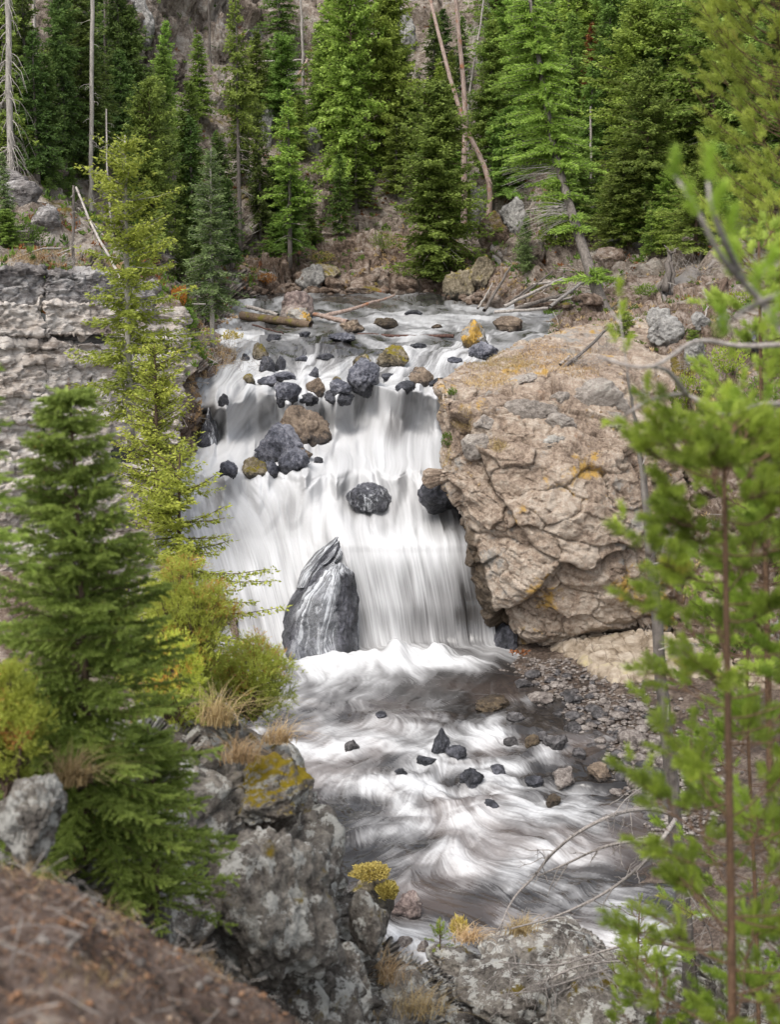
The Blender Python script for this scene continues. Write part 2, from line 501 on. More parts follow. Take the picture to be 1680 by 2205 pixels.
def d_hill(P, N, U, V):
    big = fbm(P / 14, 5, 3) * 1.6 + ridged(P / 9, 3, 6) * 0.9
    f = facets(P, 5.5, 5, (0.8, 0.8, 1.2), tilt=1.1, crack=0.3) * 2.1 + facets(P, 1.9, 9, (0.8, 0.8, 1.2), tilt=1.1) * 0.8
    k = 0.45 + 0.55 * smooth(-0.2, 0.4, fbm(P / 20 + 4, 3, 8))
    return (big + f * k) * (0.35 + 0.65 * smooth(0.03, 0.3, V)) + fbm(P / 0.8, 3, 4) * 0.15

hill = ctrl([
    (-500, [(640, 70), (600, 76), (420, 90), (200, 112), (0, 132), (-450, 190)]),
    (0,    [(640, 76), (586, 80), (450, 94), (300, 108), (50, 135), (-450, 195)]),
    (170,  [(700, 80), (600, 84), (520, 100), (350, 118), (100, 142), (-450, 198)]),
    (320,  [(760, 86), (660, 94), (560, 112), (400, 132), (150, 160), (-450, 202)]),
    (440,  [(800, 94), (705, 108), (600, 130), (450, 150), (200, 172), (-450, 206)]),
    (560,  [(645, 150), (600, 153), (520, 157), (400, 165), (180, 180), (-450, 208)]),
    (700,  [(645, 152), (585, 155), (505, 158), (380, 166), (150, 182), (-450, 208)]),
    (840,  [(645, 152), (585, 155), (500, 158), (380, 165), (150, 180), (-450, 208)]),
    (980,  [(655, 146), (595, 149), (500, 154), (380, 161), (150, 176), (-450, 208)]),
    (1120, [(685, 130), (610, 138), (500, 147), (380, 156), (150, 174), (-450, 206)]),
    (1300, [(700, 108), (610, 124), (500, 138), (380, 150), (150, 168), (-450, 204)]),
    (1480, [(720, 98), (610, 114), (500, 128), (380, 140), (150, 160), (-450, 200)]),
    (1700, [(760, 86), (610, 104), (500, 118), (380, 130), (150, 150), (-450, 194)]),
    (2200, [(800, 72), (610, 90), (500, 102), (380, 114), (150, 134), (-450, 180)]),
])
patch('hillside', hill, 420, 330, d_hill, MAT['hill'])

# steep broken rock at the far waterline
def d_far(P, N, U, V):
    k = np.sin(pi * np.clip(V, 0, 1)) ** 0.3
    return (facets(P, 3.4, 21, (0.9, 0.9, 0.8), warp=0.25, tilt=1.0, crack=0.5, cw=0.04) * 1.25 + facets(P, 1.2, 23, (0.9, 0.9, 1.0), tilt=1.1, crack=0.6, cw=0.05) * 0.42 + fbm(P / 5, 4, 25) * 0.7 + fbm(P / 0.5, 3, 26) * 0.07) * k
fb = ctrl([
    (490,  [(560, 146), (585, 142.5), (612, 140.5), (640, 139), (668, 137)]),
    (580,  [(550, 150), (572, 146), (604, 143.5), (634, 142.2), (662, 141)]),
    (680,  [(510, 151), (535, 147), (580, 144.3), (625, 142.6), (660, 141.2)]),
    (780,  [(500, 151), (525, 147.4), (575, 144.6), (622, 142.8), (660, 141.2)]),
    (880,  [(500, 150.5), (525, 146.8), (580, 144.0), (628, 141.8), (662, 139.6)]),
    (970,  [(520, 147.5), (545, 143), (595, 139.4), (640, 136.8), (676, 134)]),
    (1050, [(560, 142), (580, 138), (615, 134.4), (652, 131), (688, 128)]),
    (1130, [(600, 138), (615, 134), (640, 130.5), (665, 127.5), (695, 124)]),
])
patch('far_riverbank', fb, 360, 120, d_far, MAT['bank'])

# the right bank behind and beside the great boulder
def d_bank(P, N, U, V):
    return fbm(P / 5, 4, 31) * 0.6 + facets(P, 2.6, 33, (1, 1, 0.8)) * 0.75 + facets(P, 0.9, 35) * 0.32 + fbm(P / 0.4, 3, 36) * 0.06

rb = ctrl([
    [(1180, 700, 118), (1190, 740, 105), (1200, 850, 96), (1200, 1000, 90), (1200, 1200, 86), (1200, 1420, 84)],
    [(1290, 655, 116), (1300, 690, 100), (1320, 780, 91), (1330, 950, 85), (1330, 1200, 82), (1330, 1420, 80)],
    [(1400, 600, 116), (1400, 690, 99), (1410, 790, 90), (1420, 930, 82), (1430, 1180, 79.5), (1430, 1420, 79)],
    [(1530, 580, 114), (1530, 700, 96), (1530, 850, 84), (1530, 1000, 77), (1530, 1200, 73.5), (1530, 1420, 70)],
    [(1680, 590, 108), (1680, 740, 90), (1680, 900, 79), (1680, 1050, 73), (1690, 1250, 69), (1690, 1430, 64)],
    [(2000, 600, 96), (2000, 740, 80), (2000, 900, 70), (2000, 1050, 65), (2000, 1250, 60), (2000, 1430, 56)],
])
patch('right_riverbank', rb, 300, 300, d_bank, MAT['bank'])

# left bank of the upper river, brown and littered
lb = ctrl([
    [(330, 730, 100), (320, 800, 86), (320, 900, 80), (310, 1000, 76), (300, 1150, 73)],
    [(395, 700, 108), (395, 770, 95), (390, 850, 88), (380, 930, 84), (370, 1100, 80)],
    [(450, 690, 114), (450, 765, 99), (440, 830, 93), (425, 900, 89.5), (415, 1000, 86)],
    [(505, 680, 124), (500, 750, 103.5), (475, 815, 96), (440, 880, 91.5), (430, 1000, 88)],
    [(560, 690, 119), (540, 770, 102), (505, 830, 95.5), (460, 900, 92), (450, 1000, 90)],
])
def d_lb(P, N, U, V):
    return fbm(P / 3, 4, 41) * 0.5 + facets(P, 1.4, 43) * 0.4 + facets(P, 0.6, 44) * 0.15 - 1.3 * smooth(0.80, 1.0, U)
patch('left_riverbank', lb, 150, 190, d_lb, MAT['bank'])

# low bank hidden behind the near shrubs, from the cliff foot to the pool
lo = ctrl([
    (-500, [(900, 66), (1200, 62), (1500, 56), (1800, 46), (2200, 34)]),
    (0,    [(960, 72), (1200, 67), (1500, 60), (1800, 50), (2200, 38)]),
    (250,  [(1000, 77), (1200, 72), (1450, 66), (1750, 54), (2200, 41)]),
    [(330, 1040, 81), (340, 1220, 77), (420, 1420, 73), (520, 1700, 58), (600, 2200, 43)],
    [(380, 1100, 80), (390, 1300, 76.5), (520, 1470, 71), (640, 1750, 57.2), (720, 2200, 42.6)],
])
def d_lo(P, N, U, V):
    return fbm(P / 3, 4, 46) * 0.5 + facets(P, 1.5, 47) * 0.4 - 1.6 * smooth(0.72, 1.0, U)
patch('lower_riverbank', lo, 120, 140, d_lo, MAT['bank'])

# ------------------------------------------------------------------ the pale layered cliff on the left, block by block
cliff_root = empty('layered_cliff', PD(150, 1000, 74))
tag(cliff_root, 'pale grey layered cliff with a dark vertical crack behind the yellow-green fir', 'cliff')
def cliff_D(x, y):
    return 71 + (x / 400.0) * 7.0 - (y - 700) / 300.0 * 2.2
def block(x0, x1, y0, y1, mat, proud=0.0, seed=0, name='rock_block', rows=None, amp=1.0, tilt=0.0):
    xs = np.linspace(x0, x1, 7); ys = np.linspace(y0, y1, 6)
    g = np.zeros((len(ys) + 2, len(xs) + 2, 3))
    for j in range(len(ys) + 2):
        for i in range(len(xs) + 2):
            ii = min(max(i - 1, 0), len(xs) - 1); jj = min(max(j - 1, 0), len(ys) - 1)
            x, y = xs[ii], ys[jj]
            D = cliff_D(x, y) - proud
            if i == 0: x -= 2; D += 0.5
            if i == len(xs) + 1: x += 2; D += 0.5
            if j == 0: y -= 2; D += 1.2
            if j == len(ys) + 1: y += 3; D += 0.35
            y += tilt * (x - x0)
            g[j, i] = PD(x, y, D)
    nu = max(24, int((x1 - x0) / 2.2)); nv = max(16, int((y1 - y0) / 2.2) + 14)
    def dd(P, N, U, V):
        s = facets(P, 1.3, 80 + seed, (0.6, 0.6, 1.3), tilt=0.9, crack=0.8, cw=0.05) * 0.22 * amp + facets(P, 0.45, 180 + seed, (0.7, 0.7, 1.3), tilt=1.0) * 0.15
        l = np.abs(((P[..., 2] * 1.9 + fbm(P / 2.5, 3, 83 + seed) * 0.8) % 1.0) - 0.5)
        return s + fbm(P / 1.8, 5, 81 + seed) * 0.26 * amp - 0.07 * amp * smooth(0.10, 0.0, l) * (fbm(P / 1.2, 2, 87) > 0) + fbm(P / 0.35, 3, 82) * 0.05
    me = patch(name, g, nu, nv, dd, mat, kind=None, register=False, parent=cliff_root)
    me.location = [-v for v in cliff_root.location]
    return me
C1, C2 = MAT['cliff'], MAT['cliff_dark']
# top dark band, massive pale band, recess, then thin layers; a crack runs down at x ~ 95
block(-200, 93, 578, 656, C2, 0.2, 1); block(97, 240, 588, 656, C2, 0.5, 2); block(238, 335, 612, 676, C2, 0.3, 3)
block(-200, 93, 652, 722, C1, 0.8, 4, amp=0.6); block(97, 275, 652, 722, C1, 0.9, 5, amp=0.6); block(272, 394, 668, 738, C1, 0.2, 6)
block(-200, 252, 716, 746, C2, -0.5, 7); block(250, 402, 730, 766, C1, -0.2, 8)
block(-200, 93, 740, 778, C1, 0.5, 9); block(97, 245, 740, 784, C1, 0.6, 10); block(240, 400, 760, 816, C1, 0.3, 11)
block(-200, 93, 772, 856, C1, 0.6, 12, amp=0.8); block(98, 200, 778, 830, C1, 0.55, 14); block(196, 305, 778, 832, C1, 0.4, 16)
block(98, 260, 824, 862, C1, 0.2, 15); block(255, 394, 810, 886, C1, 0.1, 17)
block(-200, 91, 850, 908, C1, 0.9, 18, amp=0.8); block(96, 238, 856, 912, C1, 0.8, 19); block(234, 388, 880, 955, C1, 0.3, 20)
block(-200, 90, 902, 998, C1, 0.7, 21, amp=0.8); block(95, 236, 908, 1008, C1, 0.8, 22, amp=0.8)
block(-200, 88, 993, 1186, C1, 0.8, 23); block(93, 332, 1003, 1196, C1, 0.5, 24)
block(-200, 152, 1183, 1420, C1, 0.9, 25); block(150, 402, 1193, 1430, C1, 0.5, 26)

# ------------------------------------------------------------------ river: one sheet following the bed, lip by lip
rows = [  # y, z (main channel), y/z on the left slide, left x, right x
    (628, -10.20, 628, -10.20, 480, 1330), (680, -10.45, 680, -10.45, 470, 1330), (740, -10.9, 740, -10.9, 450, 1180),
    (790, -11.55, 790, -11.55, 430, 1080), (830, -12.15, 830, -12.1, 396, 1030), (866, -12.8, 866, -12.75, 374, 1012), (945, -14.9, 945, -14.9, 330, 1000),
    (1020, -15.42, 1028, -15.5, 296, 1000), (1040, -15.8, 1046, -15.85, 290, 1000), (1108, -17.20, 1115, -17.4, 294, 1028),
    (1150, -17.55, 1160, -18.4, 303, 1040), (1168, -17.80, 1180, -18.8, 310, 1044), (1192, -18.31, 1205, -19.3, 318, 1046), (1300, -20.76, 1305, -21.15, 350, 1062),
    (1392, -22.76, 1392, -22.70, 376, 1072), (1406, -22.96, 1406, -22.94, 380, 1110), (1460, -23.0, 1460, -23.0, 430, 1290), (1600, -23.4, 1600, -23.4, 540, 1450),
    (1750, -23.8, 1750, -23.8, 600, 1600), (1900, -24.2, 1900, -24.2, 630, 1680), (2050, -24.5, 2050, -24.5, 640, 1700), (2260, -24.8, 2260, -24.8, 640, 1700)]
def water_z_at(y):
    return np.interp(y, [1405, 1460, 1600, 1750, 1900, 2050, 2260], [-22.95, -23.0, -23.4, -23.8, -24.2, -24.5, -24.8])
RW, CW = 800, 380
yk = np.array([r[0] for r in rows], float)
def row_interp(col):
    v = np.array([r[col] for r in rows], float)
    return v
# parameter: image rows evenly spread, monotone between stations
tt = np.interp(np.linspace(yk[0], yk[-1], RW), yk, np.arange(len(rows)))
yrow = np.linspace(yk[0], yk[-1], RW)
def spl(v):
    i = np.minimum(tt.astype(int), len(rows) - 2); h = yk[i + 1] - yk[i]; f = (yrow - yk[i]) / h
    dl = np.diff(v) / np.diff(yk); sl = np.concatenate([dl[:1], np.where(dl[:-1] * dl[1:] > 0, 2 * dl[:-1] * dl[1:] / (dl[:-1] + dl[1:] + 1e-12), 0), dl[-1:]])
    m1 = sl[i] * h; m2 = sl[i + 1] * h
    p1, p2 = v[i], v[i + 1]
    return (2 * f**3 - 3 * f**2 + 1) * p1 + (f**3 - 2 * f**2 + f) * m1 + (-2 * f**3 + 3 * f**2) * p2 + (f**3 - f**2) * m2
lin = lambda v: np.interp(tt, np.arange(len(rows)), v)
Ym, Zm = spl(row_interp(0)), spl(row_interp(1))
Yl, Zl = spl(row_interp(2)), spl(row_interp(3))
XL, XR = spl(row_interp(4)), spl(row_interp(5))
uu = np.linspace(0, 1, CW)
X = XL[:, None] + (XR - XL)[:, None] * uu[None]
kk = smooth(640, 760, X + 20 * fbm(np.stack([X / 60, Ym[:, None] / 90 + 0 * X, 0 * X], -1), 3, 91))
Y = Yl[:, None] * (1 - kk) + Ym[:, None] * kk
Z = Zl[:, None] * (1 - kk) + Zm[:, None] * kk
sh_ = smooth(760, 850, Y) * (1 - smooth(1040, 1160, Y))
Y = Y + sh_ * (17 * fbm(np.stack([X / 95, Y / 400, 0 * X], -1), 3, 93) + 5 * fbm(np.stack([X / 26, Y / 200, 0 * X + 3], -1), 2, 94))
WP = PZ(X, Y, Z)

# terraces in the cascade: alternate ledges and drops with wandering lips
q = Z / 1.5 + fbm(np.stack([X / 70, Y / 160, 0 * X], -1), 3, 92) * 1.1
fl = np.floor(q); fr = q - fl
terr = (fl + smooth(0.25, 0.62, fr) - q) * 1.5
steep = smooth(0.2, 0.35, fr) * (1 - smooth(0.55, 0.75, fr))
casc = smooth(770, 840, Y) * (1 - smooth(1120, 1165, Y))
WP[..., 2] += terr * casc * 0.22
# humps where water slides over hidden rocks: x, y, rx, ry, height
for (hx, hy, rx, ry, a) in [(815, 885, 70, 40, 0.9), (905, 880, 45, 40, 0.5), (840, 940, 60, 25, 0.5), (560, 880, 60, 40, 0.35),
                            (880, 1075, 85, 35, 0.8), (660, 1090, 90, 50, 0.5), (760, 870, 50, 20, 0.4), (700, 745, 60, 16, 0.35), (760, 720, 60, 10, 0.25),
                            (920, 645, 40, 8, 0.35)]:
    WP[..., 2] += a * np.exp(-((X - hx) / rx) ** 2 - ((Y - hy) / ry) ** 2)
S = np.stack([WP[..., 0], WP[..., 1], np.zeros_like(X)], -1)
pool = smooth(1410, 1470, Y)
upper = 1 - smooth(770, 830, Y)
# rapids: steep-fronted waves in the pool, ripples above
wq = S / np.array([3.4, 2.1, 1]) + np.stack([fbm(S / 4.0, 3, 95), fbm(S / 4.0 + 7, 3, 96), 0 * X], -1) * 0.55
wave = ridged(wq, 3, 97, 0.45)
rough_pool = pool * (0.25 + 0.75 * smooth(1480, 1600, Y)) * (1 - 0.75 * smooth(1840, 1960, Y) * (1 - smooth(1100, 1300, X)))
WP[..., 2] += rough_pool * (wave * 0.22 + fbm(S / 1.1, 4, 98) * 0.11)
WP[..., 2] += upper * (ridged(S / np.array([2.2, 2.6, 1]) , 4, 99) * 0.30 + fbm(S / 0.9, 3, 94) * 0.09)
WP[..., 2] += 0.5 * np.exp(-((Y - 1416) / 20) ** 2) * np.exp(-((X - 850) / 220) ** 2) * (1 + 0.9 * fbm(np.stack([X / 45, Y / 22, 0 * X], -1), 3, 89))

# flow lines (in sheet indices): downstream, wandering in the pool, parting round the rocks
RIVER_ROCKS = []   # filled below: (x, y base, w, h)
def flow_field(rocks):
    g = np.stack([S[..., 0] / 5.0, S[..., 1] / 5.0, 0 * X], -1)
    pot = fbm(g, 3, 101)
    amp = 0.10 + 9.0 * pool + 3.0 * upper + 2.5 * casc
    # curl of the potential in index space
    dpy = np.gradient(pot, axis=0); dpx = np.gradient(pot, axis=1)
    vx = dpy * amp * 1.4; vy = 1.0 - dpx * amp * 0.7
    # seen low along the water, the wave lines lie across the view
    up2 = 1 - smooth(735, 800, Y)
    vx = vx + up2 * (1.0 + 2.6 * fbm(np.stack([X / 130, Y / 40, 0 * X], -1), 3, 103)); vy = vy * (1 - 0.80 * up2)
    tz = smooth(1415, 1450, Y)
    turn = np.clip((X - 1000) / 300 + (Y - 1700) / 330, -1, 1) + 0.9 * fbm(np.stack([X / 110, Y / 55, 0 * X], -1), 3, 104)
    vx = vx + tz * 1.25 * turn; vy = vy * (1 - 0.45 * tz)
    hgt = WP[..., 2]
    gx = np.gradient(hgt, axis=1)
    vx -= np.clip(gx * 6.0, -0.6, 0.6) * (casc + 0.6 * pool)
    for (rx, ry, rw, rh) in rocks:
        d = np.exp(-((X - rx) / (rw * 0.95)) ** 2 - ((Y - (ry - rh * 0.3)) / (rh * 0.8 + 10)) ** 2)
        vx += d * np.tanh((X - rx) / (0.3 * rw)) * 1.5 - np.exp(-((X - rx) / (rw * 1.0)) ** 2 - ((Y - (ry + rh * 0.9)) / (rh * 0.8 + 8)) ** 2) * np.tanh((X - rx) / (0.3 * rw)) * 0.8
    L = np.sqrt(vx * vx + vy * vy) + 1e-6
    return vx / L, vy / L
def lic(noise_, vx, vy, n, step=1.0):
    acc = noise_.copy(); w = np.ones_like(acc)
    jj, ii = np.meshgrid(np.arange(CW, dtype=float), np.arange(RW, dtype=float))
    for s in (-1, 1):
        a, b = ii.copy(), jj.copy()
        for k in range(n):
            ia = np.clip(a.round().astype(int), 0, RW - 1); ib = np.clip(b.round().astype(int), 0, CW - 1)
            a = a + s * step * vy[ia, ib]; b = b + s * step * vx[ia, ib]
            ia = np.clip(a.round().astype(int), 0, RW - 1); ib = np.clip(b.round().astype(int), 0, CW - 1)
            g = 1 - (k + 1) / (n + 1)
            acc += noise_[ia, ib] * g; w += g
    acc /= w
    return acc
def blur(a, k):
    for ax in (0, 1):
        c = np.cumsum(np.concatenate([np.repeat(a.take([0], ax), k, ax), a, np.repeat(a.take([-1], ax), k, ax)], ax), ax)
        n = a.shape[ax]
        hi = c.take(np.arange(2 * k, 2 * k + n), ax); lo_ = c.take(np.arange(0, n), ax)
        a = (hi - lo_) / (2 * k)
    return a
def unit(a):
    a = a - a.mean(); return a / (a.std() + 1e-9)
# ------------------------------------------------------------------ rocks
_ico = {}
def ico(sub):
    if sub not in _ico:
        bm = bmesh.new(); bmesh.ops.create_icosphere(bm, subdivisions=sub, radius=1)
        V = np.array([v.co[:] for v in bm.verts]); F = np.array([[v.index for v in f.verts] for f in bm.faces])
        bm.free(); _ico[sub] = (V, F)
    return _ico[sub]

def rock_shape(seed, sub=4, planes=11, sharp=40.0, rough=0.08, grain=0.03, plates=0.12):
    """angular boulder filling a unit box, a quarter of it under its origin"""
    r = np.random.default_rng(seed)
    n, F = ico(sub)
    pn = r.normal(size=(planes, 3)); pn /= np.linalg.norm(pn, axis=1, keepdims=True)
    pd = r.uniform(0.62, 1.0, planes)
    c = np.maximum(n @ pn.T, 1e-3)
    t = np.minimum(pd / c, 3.0)
    rad = -np.log(np.exp(-sharp * t).sum(1) + math.exp(-sharp * 1.15)) / sharp
    V = n * rad[:, None]
    d = fbm(V * 1.6 + seed * 3.1, 4, seed) * rough + plates * facets(V + seed * 1.7, 0.42, seed + 5) + grain * fbm(V * 7 + seed, 3, seed + 9)
    V = V + n * d[:, None]
    lo_, hi = V.min(0), V.max(0)
    V = (V - (lo_ + hi) / 2) / (hi - lo_)
    V[:, 2] += 0.25
    return V, F
ROCKS = [mesh('rock', *rock_shape(100 + i, 5)) for i in range(9)]
ROCKS_ROUND = [mesh('rock', *rock_shape(140 + i, 5, planes=20, sharp=14)) for i in range(4)]
PEBBLES = [mesh('stone', *rock_shape(160 + i, 2, planes=12, sharp=10, plates=0.0, grain=0.0)) for i in range(6)]
_rk = {}
def rock_variant(base, i, mat):
    k = (id(base), i, mat.name)
    if k not in _rk:
        me = base[i].copy(); me.materials.clear(); me.materials.append(mat); _rk[k] = me
    return _rk[k]

def rock(name, x, yb, w, h, mat, label, var=0, D=None, base=None, rz=None, deep=0.9, cat='rock', group=None, terr=('river',), tilt=(0, 0), parent=None, sink=0.25):
    P = PD(x, yb, D) if D else ground(x, yb, terr)
    s = np.linalg.norm(P) / FD
    b = base or ROCKS
    me = rock_variant(b, var % len(b), mat)
    W = w * s; H = h * s / (1 - sink)
    rz = rng.uniform(0, 6.28) if rz is None else rz
    # a unit-box rock turned about z keeps about the same width
    o = obj(name, me, None, tuple(P + np.array([0, W * deep * 0.3, -0.10 * H])), (tilt[0], tilt[1], rz), (W, W * deep, H))
    if label: tag(o, label, cat, group)
    return o

TERR['river'] = (WP.reshape(-1, 3), np.stack(PROJ(WP.reshape(-1, 3))[:2], -1), PROJ(WP.reshape(-1, 3))[2])
M_ = MAT
RR = [  # x, base y, width, height, material, shape, rounded, label
    (636, 682, 92, 72, 'red_rock', 0, 1, 'large reddish grey boulder standing in the upper river behind the smaller tan one'),
    (646, 692, 64, 38, 'lichen_rock', 1, 0, 'tan rock with orange lichen in front of the large reddish boulder'),
    (1021, 738, 74, 66, 'lichen_rock', 2, 0, 'upright rock covered in orange lichen at the right of the upper river'),
    (833, 699, 66, 22, 'wet_brown', 3, 0, 'flat dark maroon rock in the middle of the upper river'),
    (764, 709, 62, 28, 'brown_rock', 4, 0, 'low brown rock at the end of the reddish stranded log'),
    (738, 727, 64, 20, 'blue_grey', 5, 0, 'low grey rock just upstream of the dark dome of water'),
    (1098, 708, 66, 36, 'brown_rock', 6, 0, 'brown grey rock behind the orange lichen rock by the far channel'),
    (1046, 765, 66, 40, 'blue_grey', 7, 0, 'grey slab below the orange lichen rock'),
    (1078, 780, 60, 30, 'blue_grey', 2, 0, 'dark grey slab where the river meets the great boulder'),
    (846, 782, 74, 52, 'mossy', 8, 0, 'large mossy tan rock in the middle of the cascade head'),
    (774, 785, 46, 32, 'mossy', 3, 1, 'rounded mossy rock left of the large mossy tan rock'),
    (778, 826, 92, 66, 'blue_grey', 1, 0, 'angular blue grey rock below the mossy rocks'),
    (738, 842, 58, 36, 'blue_grey', 0, 0, 'flat grey rock between the round brown rock and the blue grey one'),
    (686, 848, 40, 40, 'brown_rock', 1, 1, 'round brown mossy rock in the middle of the cascade head'),
    (723, 826, 28, 24, 'mossy', 2, 1, 'small round yellowish rock behind the flat grey rock'),
    (622, 856, 60, 44, 'blue_grey', 6, 0, 'dark blocky rock alone left of the round brown rock'),
    (736, 864, 66, 30, 'wet', 4, 0, 'dark wet rock at the lip above the big brown rock'),
    (672, 866, 46, 24, 'wet', 7, 0, 'small black wet rock behind the big brown rock'),
    (656, 948, 108, 92, 'brown_rock', 2, 0, 'big brown rock splitting the cascade above the blue black boulder'),
    (912, 822, 60, 44, 'brown_rock', 3, 1, 'brown topped rock near the boulder corner'),
    (880, 838, 56, 24, 'wet', 5, 0, 'dark wedge of rock left of the brown topped rock'),
    (945, 826, 40, 22, 'wet', 8, 0, 'small dark rock right of the brown topped rock'),
    (560, 766, 40, 40, 'mossy', 5, 0, 'small mossy rock at the left edge of the upper river'),
    (540, 820, 28, 24, 'mossy', 0, 1, 'small yellowish rock beside the small side fall'),
    (572, 822, 42, 22, 'blue_grey', 2, 0, 'low grey rock right of the small yellowish rock'),
    (574, 790, 36, 34, 'wet', 1, 0, 'dark rock at the foot of the small mossy rock'),
    (604, 790, 26, 34, 'wet', 3, 1, 'dark finger of wet rock in the side channel'),
    (606, 812, 56, 18, 'blue_grey', 6, 0, 'low dark slab in the left side channel'),
    (678, 806, 26, 26, 'wet', 0, 0, 'small dark rock left of the mossy pair'),
    (476, 868, 24, 30, 'wet', 4, 0, 'small black rock perched at the far left lip'),
    (598, 990, 112, 92, 'blue_grey', 8, 0, 'large blue black boulder in the middle of the white water'),
    (632, 1004, 84, 50, 'blue_grey', 5, 0, 'dark lower shoulder rock right of the large blue black boulder'),
    (548, 1022, 60, 44, 'mossy', 4, 0, 'dark mossy rock below the large blue black boulder'),
    (588, 1020, 46, 34, 'blue_grey', 1, 0, 'small angular grey rock under the large blue black boulder'),
    (494, 1016, 52, 34, 'blue_grey', 7, 0, 'dark rock at the left lip of the broad slide'),
    (652, 980, 46, 22, 'brown_rock', 0, 0, 'small brown rock right of the large blue black boulder'),
    (686, 990, 22, 14, 'wet', 3, 0, 'tiny dark rock in the white water beside the blue black boulder'),
    (664, 870, 30, 16, 'wet', 2, 0, 'thin dark ledge at the top of the left cascade'),
    (436, 955, 40, 34, 'wet', 2, 0, 'dark wet ledge beside the left cascade'),
    (755, 1612, 34, 22, 'stone_dark', 1, 0, 'small black rock alone in the left rapids'),
    (950, 1612, 50, 52, 'wet', 2, 0, 'tallest black rock in the middle of the lower rapids'),
    (985, 1625, 50, 30, 'wet', 5, 0, 'black rock touching the tallest rock of the lower rapids'),
    (918, 1645, 46, 22, 'wet', 6, 0, 'low dark rock left below the tallest rock of the rapids'),
    (1018, 1685, 52, 40, 'wet', 7, 0, 'dark pointed rock downstream of the black pair'),
    (590, 725, 34, 14, 'wet', 3, 0, 'low dark rock awash near the left bank of the upper river'),
    (655, 722, 30, 12, 'wet', 6, 0, 'small dark rock awash below the mossy log'),
    (700, 770, 44, 16, 'wet', 8, 0, 'dark glassy ledge rock in the middle of the upper river'),
    (650, 770, 30, 14, 'blue_grey', 0, 0, 'small grey rock left of the glassy ledge'),
    (900, 745, 40, 12, 'wet', 4, 0, 'low black rock right of the large mossy rock'),
    (940, 700, 34, 10, 'wet_brown', 2, 0, 'flat brown rock awash left of the orange lichen rock'),
    (980, 775, 36, 14, 'blue_grey', 5, 0, 'small grey rock awash below the orange lichen rock'),
    (720, 672, 30, 9, 'wet', 7, 0, 'tiny dark rock under the propped reddish log'),
    (890, 670, 40, 9, 'wet', 1, 0, 'low dark rock far up the river'),
    (530, 772, 26, 16, 'wet', 2, 0, 'small dark rock at the head of the small side fall'),
    (640, 838, 24, 14, 'wet', 5, 0, 'tiny black rock right of the dark blocky rock'),
    (830, 815, 34, 16, 'wet', 6, 0, 'dark rock in the chute right of the blue grey one'),
    (1075, 1660, 40, 20, 'wet', 1, 0, 'small dark rock just right of the pointed one in the rapids'),
    (865, 1662, 30, 14, 'wet', 4, 0, 'tiny black rock breaking the left middle rapids'),
    (1100, 1600, 34, 18, 'stone_dark', 3, 0, 'small dark rock between the black pair and the shore'),
    (1238, 1568, 40, 20, 'stone_dark', 1, 0, 'flat dark stone at the shallow water edge'),
    (1130, 1475, 44, 16, 'stone_dark', 8, 0, 'low dark slab just below the boulder foot'),
    (1195, 1478, 36, 16, 'stone', 4, 0, 'small grey slab on the shore below the boulder foot'),
    (1250, 1630, 40, 22, 'stone_dark', 7, 0, 'dark rounded stone standing in the side trickle'),
    (1150, 1690, 44, 22, 'wet', 6, 0, 'black rock under the white rush beside the rough grey rock'),
    (1060, 1735, 36, 14, 'wet', 2, 0, 'dark rock barely showing in the middle of the lower rapids'),
    (820, 1540, 30, 12, 'wet', 5, 0, 'tiny dark rock in the glassy water below the fall'),
    (690, 1746, 40, 26, 'stone_dark', 3, 0, 'black rock at the near left edge of the pool'),
    (1110, 1545, 44, 18, 'stone_dark', 4, 0, 'flat black rock awash above the gravel bar'),
    (1165, 1510, 62, 26, 'stone', 2, 0, 'pair-topped dark slab near the gravel shore'),
    (1145, 1600, 40, 24, 'wet_brown', 5, 0, 'brown wet rock at the edge of the rapids'),
    (1200, 1608, 60, 32, 'stone_dark', 6, 0, 'broad dark rock at the water edge of the gravel bar'),
    (1215, 1690, 62, 44, 'stone', 8, 0, 'rough grey rock in the shallows below the gravel bar'),
    (1295, 1672, 56, 38, 'brown_rock', 1, 0, 'tan knobbly rock standing on the gravel shore'),
    (1190, 1730, 40, 26, 'wet_brown', 0, 0, 'low brown rock under the fast chute on the right'),
    (1060, 1520, 90, 20, 'wet_brown', 7, 0, 'broad brown rock just under the water below the fall'),
    (1170, 1590, 34, 20, 'stone_dark', 0, 0, 'small black rock next to the broad dark shore rock'),
    (880, 1968, 62, 58, 'red_rock', 2, 1, 'round pale pinkish boulder at the near edge of the pool'),
    (985, 2005, 40, 40, 'brown_rock', 6, 0, 'brown block with yellow weeds by the near water edge'),
    (870, 2030, 36, 18, 'stone', 3, 0, 'small flat stone in the near shallows'),
    (910, 2045, 30, 26, 'stone', 5, 0, 'small tan stone in the near shallows'),
]
RIVER_ROCKS = [(a, b, w, h) for (a, b, w, h, *_) in RR]
for (x, yb, w, h, m, v, rd, lab) in RR:
    rock('river_rock', x, yb, w, h, M_[m], lab, v, base=ROCKS_ROUND if rd else ROCKS, deep=0.85, cat='rock')

